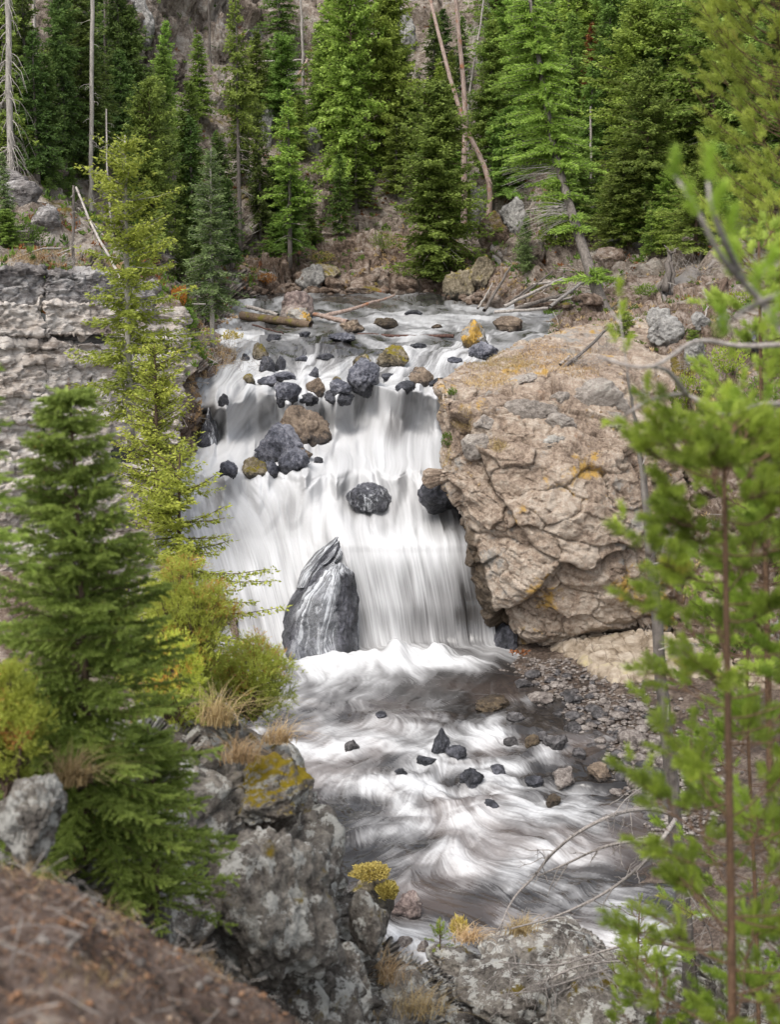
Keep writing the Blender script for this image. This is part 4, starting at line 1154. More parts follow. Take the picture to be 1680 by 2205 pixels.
# soil slope in the very front
edge = [(-400, 1790), (-150, 1830), (0, 1868), (80, 1885), (150, 1902), (230, 1950), (300, 1990), (390, 2045), (480, 2108), (580, 2160), (680, 2235), (850, 2400)]
so = []
for (dy, D) in [(420, 8.2), (90, 7.0), (22, 6.6), (0, 6.3), (40, 5.7), (130, 5.0), (300, 4.2), (700, 3.3)]:
    so.append([PD(x, y + dy, D * (1 + 0.10 * max(0, (x - 200)) / 500)) for (x, y) in edge])
def d_soil(P, N, U, V):
    return fbm(P / 0.5, 5, 621) * 0.06 + np.maximum(0, facets(P, 0.07, 623, crack=0.2)) * 0.018 + np.maximum(0, facets(P, 0.2, 624)) * 0.03
patch('soil_slope', np.array(so), 330, 260, d_soil, MAT['soil'])
# ------------------------------------------------------------------ conifers
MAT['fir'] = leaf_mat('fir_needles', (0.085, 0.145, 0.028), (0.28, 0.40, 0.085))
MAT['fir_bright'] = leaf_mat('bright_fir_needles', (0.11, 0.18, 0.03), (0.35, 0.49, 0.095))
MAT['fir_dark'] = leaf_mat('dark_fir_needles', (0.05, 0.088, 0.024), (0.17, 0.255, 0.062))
MAT['fir_yellow'] = leaf_mat('yellow_green_fir_needles', (0.19, 0.23, 0.035), (0.45, 0.49, 0.09), (0.55, 0.46, 0.09), hue=0.01)
MAT['spruce'] = leaf_mat('grey_green_spruce_needles', (0.11, 0.17, 0.06), (0.33, 0.43, 0.165), hue=0.0)
MAT['red_fir'] = leaf_mat('dead_red_needles', (0.10, 0.035, 0.012), (0.28, 0.11, 0.035), trans=0.2, hue=0.01)
MAT['near_spruce'] = leaf_mat('near_spruce_needles', (0.15, 0.215, 0.042), (0.48, 0.59, 0.145), (0.34, 0.13, 0.05), hue=0.01)
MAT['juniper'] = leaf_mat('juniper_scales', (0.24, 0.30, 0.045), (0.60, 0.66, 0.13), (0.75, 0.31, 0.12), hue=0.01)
MAT['pine'] = leaf_mat('young_pine_needles', (0.14, 0.22, 0.03), (0.42, 0.54, 0.08), (0.60, 0.52, 0.10), trans=0.45, hue=0.02)
MAT['pine_yellow'] = leaf_mat('pale_pine_needles', (0.22, 0.30, 0.045), (0.54, 0.63, 0.13), (0.62, 0.56, 0.15), trans=0.45, hue=0.02)
MAT['shrub'] = leaf_mat('shrub_leaves', (0.05, 0.10, 0.02), (0.19, 0.28, 0.05), hue=0.03)
MAT['grass'] = leaf_mat('dry_grass', (0.32, 0.22, 0.10), (0.60, 0.46, 0.25), trans=0.3, hue=0.02)
MAT['orange'] = leaf_mat('orange_leaves', (0.30, 0.10, 0.02), (0.52, 0.24, 0.05), trans=0.35, hue=0.01)
MAT['yellow'] = leaf_mat('yellow_leaves', (0.34, 0.27, 0.06), (0.60, 0.50, 0.15), trans=0.35, hue=0.01)

def nrmz(a): return a / (np.linalg.norm(a, axis=-1, keepdims=True) + 1e-9)

def diamonds(mb, C, A, L, W, r, tint, flat=0.6):
    """leaf-like quads: centre C, axis A, length L, width W"""
    n = len(C)
    up = np.array([0, 0, 1.0]) + r.normal(size=(n, 3)) * flat
    B = nrmz(np.cross(A, up))
    L = np.broadcast_to(L, n)[:, None]; W = np.broadcast_to(W, n)[:, None]
    nn = nrmz(np.cross(A, B))
    sag = r.uniform(-0.12, 0.12, (n, 1)) * L
    V = np.stack([C - A * L * 0.5, C + B * W * 0.5 - A * L * 0.08 + nn * sag, C + A * L * 0.5, C - B * W * 0.5 - A * L * 0.08 + nn * sag], 1).reshape(-1, 3)
    F = np.arange(4 * n).reshape(n, 4)
    mb.add(V, F, np.repeat(np.broadcast_to(tint, n), 4))

def conifer(seed, H, R, cb=0.1, nb=240, sp=0.24, leaf=(0.48, 0.19), droop=0.25, tipup=0.3, prof=0.8, clump=0.5, thin=0.0, trunk=None, lean=0.15, dead=10, tips=0.5):
    """returns (trunk MB, crown MB, dead-twig MB). Height H, crown radius R from fraction cb upward"""
    r = np.random.default_rng(seed)
    tr = trunk or H * 0.0125
    hs = np.linspace(0, 1, 14)
    bend = np.stack([np.sin(hs * 2.1 + r.uniform(0, 6)) * lean * hs, np.sin(hs * 1.7 + r.uniform(0, 6)) * lean * hs, hs * H], -1)
    bend[:, :2] -= bend[0, :2]
    T = MB(); T.add(*tube(bend, tr * (1 - hs) ** 0.8 + 0.012, 8)); 
    axis = lambda h: np.stack([np.interp(h, hs * H, bend[:, 0]), np.interp(h, hs * H, bend[:, 1]), h], -1)
    K = MB(); Dd = MB()
    # whorls with gaps: some heights and sides carry more
    ph = r.uniform(0, 6.28, 6)
    C_, A_, L_, W_, T_ = [], [], [], [], []
    for i in range(nb):
        t = (i + r.uniform(0, 1)) / nb
        t = t ** 0.92
        az = r.uniform(0, 2 * pi)
        h = H * (cb + (0.985 - cb) * t)
        side = 0.5 + 0.5 * np.sin(az * 2 + ph[0] + 9 * t) * np.sin(az + ph[1] + 5 * t)
        if r.random() < thin * (1 - side): continue
        shape = (1 - t) ** prof
        low = min(1.0, (t + 0.05) / 0.16)               # shorter at the crown's foot
        Lb = R * shape * (0.6 + 0.4 * low) * r.uniform(0.45, 1.2) * (0.85 + 0.28 * math.sin(t * 17 + ph[2] + 1.6 * math.sin(az + ph[3]))**2) * (1 - clump * 0.45 + clump * 0.65 * side) + 0.12
        e0 = -droop * (1 - t) + 0.55 * t + r.normal(0, 0.10)
        d = np.array([cos(az), sin(az), 0])
        k = max(3, int(Lb / sp))
        s = (np.arange(k) + r.uniform(0.2, 0.9, k)) / k
        s = np.clip(0.10 + 0.90 * s, 0, 1)
        def curve(s):
            z = Lb * (np.tan(e0) * s - 0.26 * s ** 2 + tipup * 0.5 * s ** 3)
            return axis(np.array([h]))[0] + d * (s * Lb)[:, None] + np.array([0, 0, 1.0]) * z[:, None]
        if i % 2 == 0 or Lb > R * 0.5:
            ss = np.linspace(0, 0.95, 4)
            V, F = tube(curve(ss), np.linspace(tr * 0.16 + 0.008, 0.006, 4), 3, False); T.add(V, F)
        P = curve(s)
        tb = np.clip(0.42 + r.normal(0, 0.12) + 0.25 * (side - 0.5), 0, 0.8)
        perp = np.array([-d[1], d[0], 0])
        for sgn in (-1, 1):
            a = r.uniform(0.75, 1.15, k)
            ax = d[None] * np.cos(a)[:, None] + sgn * perp[None] * np.sin(a)[:, None]
            ax[:, 2] += r.normal(-0.12, 0.22, k)
            ax = nrmz(ax)
            lt = leaf[0] * (0.55 + 0.9 * (1 - s)) * min(1.0, 0.45 + Lb / 2.2) * r.uniform(0.7, 1.3, k)
            for q in (0.45, 0.95):
                C_.append(P + ax * (lt * q)[:, None]); A_.append(ax); L_.append(lt * (1.0 if q < 0.6 else 0.8)); W_.append(np.full(k, leaf[1]) * r.uniform(0.7, 1.3, k))
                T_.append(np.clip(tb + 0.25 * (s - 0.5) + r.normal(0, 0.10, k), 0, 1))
            # hanging twiglets
            ax2 = nrmz(ax * 0.8 + np.array([0, 0, -1]) * r.uniform(0.1, 0.9, (k, 1)) + r.normal(0, 0.3, (k, 3)))
            C_.append(P + ax2 * (lt * 0.5)[:, None]); A_.append(ax2); L_.append(lt * 0.9); W_.append(np.full(k, leaf[1] * 0.9))
            T_.append(np.clip(tb - 0.12 + r.normal(0, 0.10, k), 0, 1))
        # tip spray
        C_.append(P[-1:] + d * 0.1); A_.append(nrmz(d[None] + np.array([[0, 0, 0.25]]))); L_.append(np.array([leaf[0]])); W_.append(np.array([leaf[1]])); T_.append(np.array([min(1, tb + 0.25)]))
    # leader
    top = axis(np.array([H * 0.985, H * 0.96, H * 0.94]))
    C_.append(top); A_.append(np.array([[0, 0.05, 1.0]] * 3)); L_.append(np.full(3, leaf[0])); W_.append(np.full(3, leaf[1])); T_.append(np.full(3, 0.7))
    C_ = [np.concatenate(C_)]; C_[0] = C_[0] + r.normal(0, leaf[0] * 0.22, C_[0].shape)
    diamonds(K, np.concatenate(C_), np.concatenate(A_), np.concatenate(L_), np.concatenate(W_), r, np.concatenate(T_), 0.9)
    for i in range(dead):
        h = H * r.uniform(0.12, max(0.2, cb + 0.12)); az = r.uniform(0, 6.28); Lb = R * r.uniform(0.25, 0.6)
        ss = np.linspace(0, 1, 5)
        pt = axis(np.array([h]))[0] + np.array([cos(az), sin(az), 0]) * (ss * Lb)[:, None] - np.array([0, 0, 1.0]) * (ss ** 2 * Lb * r.uniform(0.1, 0.6))[:, None]
        V, F = tube(pt, np.linspace(tr * 0.14 + 0.006, 0.004, 5), 3, False); Dd.add(V, F)
    return T, K, Dd

class Kind:
    def __init__(s, seed, bark, needles, **k):
        T, K, Dd = conifer(seed, **k)
        s.H = k['H']; s.R = k['R']
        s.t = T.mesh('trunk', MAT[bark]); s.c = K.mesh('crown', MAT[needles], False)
        s.d = Dd.mesh('dead_twigs', MAT['deadwood']) if Dd.n else None
        s.alt = {}
    def crown(s, leaf):
        if leaf not in s.alt:
            me = s.c.copy(); me.materials.clear(); me.materials.append(MAT[leaf]); s.alt[leaf] = me
        return s.alt[leaf]

KIN = {
    'full0': Kind(11, 'bark', 'fir', H=18, R=3.9, cb=0.06, nb=270, droop=0.30, clump=0.9, thin=0.15, prof=0.6),
    'full1': Kind(12, 'bark', 'fir', H=18, R=3.5, cb=0.10, nb=250, droop=0.20, clump=0.9, prof=0.62),
    'full2': Kind(13, 'bark', 'fir', H=16, R=4.4, cb=0.05, nb=300, droop=0.15, prof=0.5, clump=0.9),
    'high0': Kind(14, 'bark', 'fir', H=20, R=3.0, cb=0.42, nb=130, droop=0.25, clump=0.9, thin=0.5, dead=24),
    'high1': Kind(15, 'bark', 'fir', H=20, R=3.4, cb=0.30, nb=150, droop=0.30, clump=1.0, thin=0.4, dead=20),
    'slim0': Kind(16, 'bark', 'fir', H=17, R=2.2, cb=0.12, nb=170, droop=0.35, prof=0.6),
    'slim1': Kind(17, 'bark', 'fir', H=15, R=2.6, cb=0.10, nb=160, droop=0.40, prof=0.75, clump=0.7),
    'wide0': Kind(18, 'bark_brown', 'fir', H=17, R=5.4, cb=0.10, nb=210, droop=0.12, prof=0.55, clump=1.1, thin=0.3, sp=0.27),
    'wide1': Kind(19, 'bark_brown', 'fir', H=18, R=5.2, cb=0.22, nb=200, droop=0.18, prof=0.5, clump=1.1, thin=0.4, sp=0.27),
    'bushy0': Kind(22, 'bark_brown', 'fir', H=17, R=4.6, cb=0.02, nb=380, droop=0.05, prof=0.42, clump=1.0, thin=0.1, sp=0.25),
    'bushy1': Kind(23, 'bark_brown', 'fir', H=16, R=4.4, cb=0.10, nb=330, droop=0.20, prof=0.36, clump=1.3, thin=0.3, sp=0.25),
    'young': Kind(20, 'bark', 'fir', H=5, R=1.4, cb=0.03, nb=110, sp=0.16, leaf=(0.34, 0.11), droop=0.1, dead=0),
    'young1': Kind(21, 'bark', 'fir', H=5, R=1.7, cb=0.03, nb=110, sp=0.16, leaf=(0.34, 0.11), droop=0.0, prof=0.5, clump=0.9, dead=0),
}
def tree(kind, x, yb, yt, label, leaf='fir', D=None, wpx=None, group=None, name='conifer_tree', rz=None, tilt=(0, 0), terr=('far_riverbank', 'hillside', 'right_riverbank', 'left_riverbank')):
    k = KIN[kind]
    P = PD(x, yb, D) if D else ground(x, yb, terr)
    s = np.linalg.norm(P) / FD
    H = (yb - yt) * s * 1.02
    sz = H / k.H
    sx = (wpx * s / (2 * k.R)) if wpx else sz
    sx = min(max(sx * 1.12, 0.8 * sz), 1.9 * sz)
    e = empty(name, tuple(P - np.array([0, 0, 0.25])), (tilt[0], tilt[1], rng.uniform(0, 6.28) if rz is None else rz), (sx, sx, sz))
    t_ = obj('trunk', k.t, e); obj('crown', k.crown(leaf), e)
    if k.d: obj('dead_twigs', k.d, t_)['kind'] = 'stuff'
    return tag(e, label, 'tree', group)

# the trees one can tell apart: kind, x, base y, top y, label, needles, width
TREES = [
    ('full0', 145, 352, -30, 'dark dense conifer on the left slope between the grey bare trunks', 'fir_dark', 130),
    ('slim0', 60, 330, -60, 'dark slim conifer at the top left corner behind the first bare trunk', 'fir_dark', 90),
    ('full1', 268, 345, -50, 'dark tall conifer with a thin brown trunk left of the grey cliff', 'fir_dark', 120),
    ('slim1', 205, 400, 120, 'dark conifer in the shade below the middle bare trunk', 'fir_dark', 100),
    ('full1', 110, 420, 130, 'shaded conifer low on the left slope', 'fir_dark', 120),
    ('bushy1', 340, 560, 190, 'deep green conifer behind the yellow fir top', 'fir', 150),
    ('slim1', 368, 350, 60, 'pale pointed conifer in front of the pink grey cliff', 'fir_bright', 80),
    ('slim0', 432, 260, 80, 'small pointed light green conifer on the cliff foot', 'fir_bright', 64),
    ('full1', 420, 580, 190, 'dark green conifer behind the grey green spruce', 'fir', 130),
    ('high0', 520, 530, 8, 'tall conifer with a long bare lower trunk in the middle left', 'fir', 96),
    ('slim1', 560, 510, 230, 'narrow dark conifer right of the tall bare trunk', 'fir_dark', 80),
    ('high1', 630, 570, 205, 'bright conifer with a visible trunk above the pale slab', 'fir_bright', 132),
    ('full2', 600, 535, 455, 'low bushy conifer at the far bank foot', 'fir_bright', 70),
    ('high1', 605, 150, -60, 'conifer on the upper ledge left of the pale pole trunk', 'fir', 110),
    ('young', 576, 215, 90, 'small dark pointed conifer on the upper ledge', 'fir_dark', 44),
    ('young1', 592, 195, 128, 'small bright bush conifer hanging on the ledge', 'fir_bright', 60),
    ('slim0', 715, 330, 10, 'bright drooping conifer left of the upper middle clump', 'fir_bright', 90),
    ('bushy1', 760, 420, -40, 'tall bright conifer in the upper middle clump', 'fir_bright', 150),
    ('bushy0', 825, 350, -60, 'tall bright conifer on the right of the upper middle clump', 'fir_bright', 130),
    ('slim1', 690, 280, 60, 'pale conifer at the left of the rocky gap', 'fir_bright', 80),
    ('high1', 770, 490, 300, 'conifer with twin bare stems above the far bank', 'fir', 110),
    ('slim1', 735, 500, 330, 'thin conifer beside the twin bare stems', 'fir', 70),
    ('bushy0', 935, 592, 188, 'big full bright fir at the middle of the far bank', 'fir', 225),
    ('slim0', 930, 270, 40, 'dark slim conifer behind the leaning dead trunks', 'fir_dark', 70),
    ('slim1', 965, 330, 150, 'dark conifer between the two dead trunks', 'fir', 70),
    ('full1', 1050, 380, 60, 'green conifer just right of the straight dead trunk', 'fir', 110),
    ('bushy1', 1090, 440, 240, 'green conifer left of the leaning fir trunk', 'fir', 130),
    ('full0', 1130, 330, -60, 'tall light green conifer left of the leaning fir crown', 'fir_bright', 170),
    ('slim0', 1215, 360, -40, 'pointed green conifer behind the leaning fir', 'fir_bright', 100),
    ('slim1', 1268, 290, 60, 'conifer with dead red needles on the right slope', 'red_fir', 60),
    ('slim0', 1272, 400, 140, 'thin conifer with a white bare stem in front of the red one', 'fir', 70),
    ('full1', 1310, 340, -40, 'deep green conifer right of the red needled one', 'fir', 120),
    ('slim1', 1360, 420, 90, 'pointed green conifer in the right forest middle', 'fir', 100),
    ('full2', 1240, 480, 300, 'low spreading conifer at the slope foot right of the leaning trunk', 'fir', 150),
    ('wide0', 1390, 480, 150, 'broad layered fir in the right forest', 'fir', 220),
    ('wide1', 1525, 420, -120, 'huge dark layered fir at the upper right', 'fir', 330),
    ('wide0', 1640, 470, 60, 'broad layered fir at the right picture edge', 'fir', 240),
    ('full0', 1420, 330, -80, 'tall green conifer left of the huge layered fir', 'fir_bright', 150),
    ('full2', 1340, 530, 330, 'bushy conifer above the flat grey rock', 'fir', 170),
    ('wide0', 1500, 560, 360, 'low branching fir above the right slope', 'fir', 200),
    ('young', 1124, 580, 470, 'small dark blue green spruce on the orange mossed outcrop', 'spruce', 52),
    ('young1', 1428, 548, 452, 'bright yellow green bush conifer beside the stump', 'fir_bright', 74),
    ('young', 1010, 480, 400, 'small conifer above the mossed outcrop', 'fir', 50),
    ('full2', 20, 530, 440, 'low green shrub conifer on the left ledge', 'fir', 110),
    ('slim0', 12, 480, 330, 'thin pale conifer at the left edge below the bare trunk', 'spruce', 46),
    ('young', 158, 420, 335, 'small yellowish pine above the forked snag', 'fir', 50),
    ('young1', 410, 700, 655, 'low bright shrub under the sloping pole', 'fir_bright', 60),
    ('young', 400, 600, 480, 'dark young conifer behind the sloping pole', 'fir_dark', 70),
    ('slim1', 300, 480, 210, 'dark conifer at the shaded left forest edge', 'fir_dark', 100),
    ('slim0', 480, 545, 300, 'dark slender conifer behind the spruce top', 'fir_dark', 80),
    ('full1', 590, 480, 340, 'shaded conifer at the cliff foot left of the bright one', 'fir_dark', 90),
    ('slim1', 665, 520, 400, 'small conifer right of the bright one', 'fir', 70),
    ('slim0', 850, 420, 250, 'narrow conifer behind the big full fir', 'fir', 80),
    ('young1', 1500, 740, 700, 'small bright sapling below the red rotten log', 'fir_bright', 44),
    ('young1', 1345, 720, 660, 'bright sapling on the top of the great boulder', 'fir_bright', 50),
]
for (k, x, yb, yt, lab, lf, w) in TREES:
    tree(k, x, yb, yt, lab, lf, None, w)
# the forest between them, where one tree is like the next
frng = np.random.default_rng(91)
ORD = ['leftmost', 'second from the left', 'third from the left', 'fourth from the left', 'fifth from the left', 'sixth from the left', 'seventh from the left', 'eighth from the left', 'ninth from the left', 'tenth from the left', 'eleventh from the left', 'twelfth from the left', 'thirteenth from the left', 'fourteenth from the left', 'fifteenth from the left', 'sixteenth from the left']
def fill(n, x0, x1, y0, y1, kinds, leaves, hm, label, group):
    made = []
    for i in range(n):
        x = frng.uniform(x0, x1); yb = frng.uniform(y0, y1)
        P = ground(x, yb, ['hillside'])
        s = np.linalg.norm(P) / FD
        h = frng.uniform(*hm) / s
        kd = kinds[frng.integers(len(kinds))]; lf = leaves[frng.integers(len(leaves))]
        made.append((x, tree(kd, x, yb, yb - h, label, lf, None, None, group), kd, lf))
    if n <= len(ORD):
        for w_, q in zip(ORD, sorted(made, key=lambda q: q[0])): q[1]['label'] = label + ', ' + w_
    else:
        SH = {'full': 'full', 'bushy': 'bushy', 'wide': 'broad layered', 'slim': 'slim', 'young': 'small', 'high': 'bare stemmed'}
        CO = {'fir': 'mid green', 'fir_bright': 'bright green', 'fir_dark': 'dark green'}
        kinds_ = {}
        for q in sorted(made, key=lambda q: q[0]): kinds_.setdefault(SH[q[2].rstrip('012')] + ' ' + CO[q[3]], []).append(q[1])
        for kk_, os_ in kinds_.items():
            for w_, o in zip(ORD, os_): o['label'] = kk_ + ' ' + label + (', ' + w_ if len(os_) > 1 else '')
fill(46, 1030, 1720, 40, 420, ['full0', 'bushy1', 'wide0', 'wide1', 'full2', 'slim1', 'bushy0'], ['fir', 'fir', 'fir_bright', 'fir_bright', 'fir_dark'], (9, 16), 'conifer in the crowded right forest', 'conifers crowding the right slope')
fill(26, 1180, 1720, 400, 560, ['full2', 'young1', 'wide0', 'young'], ['fir', 'fir_bright'], (3, 7), 'low conifer at the right slope foot', 'low conifers at the right slope foot')
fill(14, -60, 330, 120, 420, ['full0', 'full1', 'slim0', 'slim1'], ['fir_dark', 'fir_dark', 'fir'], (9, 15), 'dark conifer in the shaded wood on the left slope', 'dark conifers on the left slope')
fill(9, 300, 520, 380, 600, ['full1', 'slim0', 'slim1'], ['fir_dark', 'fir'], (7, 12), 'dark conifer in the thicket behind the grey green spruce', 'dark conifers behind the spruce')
fill(7, 690, 900, 150, 420, ['full1', 'slim0', 'slim1'], ['fir', 'fir_bright'], (8, 13), 'bright conifer in the upper middle clump', 'conifers of the upper middle clump')
fill(9, 540, 720, 260, 560, ['bushy1', 'slim1', 'slim0', 'full1'], ['fir', 'fir_bright', 'fir_dark'], (5, 11), 'conifer on the rocky back wall above the pale slab', 'conifers on the rocky back wall')
fill(8, 840, 1010, 160, 520, ['bushy1', 'slim1', 'full2'], ['fir', 'fir_bright'], (4, 10), 'conifer behind and beside the big full fir', 'conifers around the big full fir')
fill(8, 930, 1160, 100, 420, ['slim0', 'slim1', 'full1'], ['fir', 'fir_dark'], (7, 12), 'conifer among the dead trunks on the back slope', 'conifers among the dead trunks')

# finer trees that stand nearer
def fine_tree(name, label, seed, x, yb, yt, D, R, needles, bark, **k):
    P = PD(x, yb, D); s = np.linalg.norm(P) / FD
    H = (yb - yt) * s
    T, K, Dd = conifer(seed, H=H, R=R, **k)
    e = empty(name, tuple(P), (0, 0, rng.uniform(0, 6.28)))
    t_ = obj('trunk', T.mesh('trunk', MAT[bark]), e); obj('crown', K.mesh('crown', MAT[needles], False), e)
    if Dd.n: obj('dead_twigs', Dd.mesh('dead_twigs', MAT['deadwood']), t_)['kind'] = 'stuff'
    return tag(e, label, 'tree')
fine_tree('spruce_tree', 'grey green spruce with a pale trunk on the left bank of the upper river', 31, 458, 748, 333, 98, 2.1, 'spruce', 'bark_pale',
          cb=0.20, nb=300, sp=0.15, leaf=(0.30, 0.085), droop=0.35, tipup=0.35, prof=0.62, clump=0.6, thin=0.2, trunk=0.16, dead=26)
fine_tree('fir_tree', 'yellow green fir with a pale straight trunk in front of the layered cliff', 32, 282, 960, 318, 44, 2.1, 'fir_yellow', 'bark_pale',
          cb=0.10, nb=260, sp=0.085, leaf=(0.20, 0.06), droop=0.25, tipup=0.55, prof=0.42, clump=1.1, thin=0.75, trunk=0.115, dead=14)
fine_tree('pine_tree', 'small bushy yellow green pine right of the pale trunked fir', 33, 338, 1110, 745, 38, 1.15, 'fir_yellow', 'bark_brown',
          cb=0.10, nb=170, sp=0.085, leaf=(0.15, 0.055), droop=-0.25, tipup=0.7, prof=0.40, clump=1.0, thin=0.5, trunk=0.07, dead=4)
fine_tree('fir_tree', 'light green fir whose branch tips reach over the left slide of water', 34, 400, 1500, 960, 30, 1.65, 'fir_yellow', 'bark_brown',
          cb=0.10, nb=190, sp=0.07, leaf=(0.15, 0.045), droop=0.25, tipup=0.5, prof=0.36, clump=1.2, thin=0.6, trunk=0.06, dead=8)

# ------------------------------------------------------------------ dead trunks and snags
def pole(name, label, pts, w0, w1, mat, cat='dead tree', twigs=0, droopy=0.5, tw=1.2, group=None, seed=0, part=True, D=None, tmat=None, parent_label=True):
    """pts: (x, y, D) from the foot up; widths in sheet units"""
    r = np.random.default_rng(seed)
    if name == 'dead_tree':      # stand it on the slope
        x0, y0, D0 = pts[0]; yf = y0
        while yf < y0 + 130 and ground(x0, yf, ['hillside'])[1] > D0: yf += 6
        if yf > y0: pts = [(x0, yf, D0)] + list(pts)
    P = np.array([PD(*q) for q in pts])
    base = P[0].copy()
    n = 14
    Q = resample(P, n) if len(P) > 2 else P[0] + (P[1] - P[0]) * np.linspace(0, 1, n)[:, None]
    s = np.linalg.norm(base) / FD
    Q = Q + r.normal(0, 0.02, Q.shape) * s * 30
    rad = np.linspace(w0, w1, n) * s * 0.5
    V, F = tube(Q - base, rad, 8)
    if not twigs:
        o = obj(name, mesh(name, V, np.asarray(F), mat), None, tuple(base)); return tag(o, label, cat, group)
    e = empty(name, tuple(base))
    t_ = obj('trunk', mesh('trunk', V, F, mat), e)
    mb = MB()
    for i in range(twigs):
        t = r.uniform(0.15, 0.97); c = np.array([np.interp(t, np.linspace(0, 1, n), Q[:, j]) for j in range(3)]) - base
        az = r.uniform(0, 6.28); L = tw * r.uniform(0.4, 1.2) * (1.15 - 0.7 * t)
        ss = np.linspace(0, 1, 6)
        wig = np.cumsum(r.normal(0, 0.06, (6, 3)), 0) * L * 0.6
        pt = c + np.array([cos(az), sin(az), 0.15]) * (ss * L)[:, None] - np.array([0, 0, 1.0]) * (droopy * L * ss ** 2)[:, None] + wig
        mb.add(*tube(pt, np.linspace(max(0.012, w0 * s * 0.09), 0.006, 6), 3, False))
        for q in range(2):
            j = r.integers(2, 5); a2 = r.normal(0, 1, 3); a2[2] -= droopy
            l2 = L * r.uniform(0.25, 0.5); st = np.linspace(0, 1, 4)
            p2 = pt[j] + nrmz(a2) * (st * l2)[:, None] - np.array([0, 0, 1]) * (droopy * l2 * 0.5 * st ** 2)[:, None]
            mb.add(*tube(p2, np.linspace(0.010, 0.005, 4), 3, False))
    obj('dead_twigs', mb.mesh('dead_twigs', tmat or mat), t_)['kind'] = 'stuff'
    return tag(e, label, cat, group)

DW, DR, LD, LM = MAT['deadwood'], MAT['deadwood_red'], MAT['log_dark'], MAT['log_moss']
pole('dead_tree', 'thick grey bare trunk with drooping dead twigs at the top left edge', [(22, 328, 101), (18, 160, 101), (14, -80, 101)], 16, 11, MAT['bark_pale'], twigs=70, droopy=1.5, tw=1.9, seed=1, tmat=DW)
pole('dead_tree', 'slim pale bare trunk near the top left corner', [(74, 180, 128), (72, -60, 128)], 8, 5, DW, twigs=10, seed=2)
pole('dead_tree', 'straight grey bare trunk rising through the dark left conifers', [(195, 360, 108), (197, 150, 108), (200, -80, 108)], 10, 8, MAT['bark_pale'], twigs=22, seed=3, tw=1.4, tmat=DW)
pole('dead_tree', 'weathered grey trunk just right of the straight bare one', [(228, 210, 128), (225, -40, 128)], 10, 7, MAT['bark'], twigs=18, seed=4, tw=1.6, tmat=DW)
pole('dead_tree', 'thin pale snag behind the yellow fir top', [(240, 490, 98), (231, 380, 98), (229, 235, 98)], 6, 3, DW, twigs=12, seed=5)
pole('dead_tree', 'short grey snag standing on the left slope', [(157, 548, 86), (158, 400, 86)], 8, 5, MAT['bark'], twigs=14, seed=6, tw=0.9, tmat=DW)
pole('dead_tree', 'leaning grey snag resting against the short snag', [(262, 612, 82), (205, 500, 85), (163, 403, 87)], 7, 5, DW, twigs=10, seed=7, tw=0.8)
pole('fallen_pole', 'long grey pole sloping down from the left bank to the river', [(450, 655, 104), (395, 618, 102), (345, 585, 99)], 5.5, 4, DW, cat='log', seed=8)
pole('dead_tree', 'tall dead trunk leaning left at the back slope middle', [(1052, 384, 152), (1000, 265, 153), (960, 130, 154), (922, -20, 156)], 13, 7, DR, twigs=14, seed=9, tw=1.6)
pole('dead_tree', 'tall straight dead trunk crossing the leaning one', [(1000, 350, 151), (1003, 250, 151), (993, 120, 151), (980, -20, 151)], 14, 8, DR, twigs=14, seed=10, tw=1.6)
pole('dead_tree', 'feathery grey dead trunk right of the straight dead one', [(1010, 215, 158), (1030, 90, 158), (1045, -30, 158)], 6, 3, DW, twigs=60, seed=11, tw=2.0, droopy=0.9)
pole('dead_tree', 'pale pole trunk on the upper ledge', [(652, 130, 176), (650, 60, 176), (646, -30, 176)], 7, 5, DW, twigs=8, seed=12)
pole('dead_tree', 'thin grey pole in front of the pink grey cliff', [(452, 170, 178), (450, 60, 178), (445, -40, 178)], 6, 4, MAT['bark'], twigs=8, seed=13)
pole('dead_tree', 'white bare stem among the saplings of the right slope', [(1274, 360, 140), (1272, 230, 140)], 6, 4, DW, twigs=10, seed=14, tw=0.9)
pole('fallen_pole', 'grey pole lying along the upper ledge', [(690, 128, 177), (560, 132, 176)], 3.5, 3, DW, cat='log', seed=15)
pole('fallen_pole', 'broken pale trunk hanging over the ledge edge', [(640, 165, 174), (662, 128, 176)], 7, 5, DR, cat='log', seed=16)
pole('dead_tree', 'brown bare stem left of the twin stemmed conifer', [(747, 478, 155), (741, 420, 155)], 6, 4, MAT['bark_brown'], seed=17)
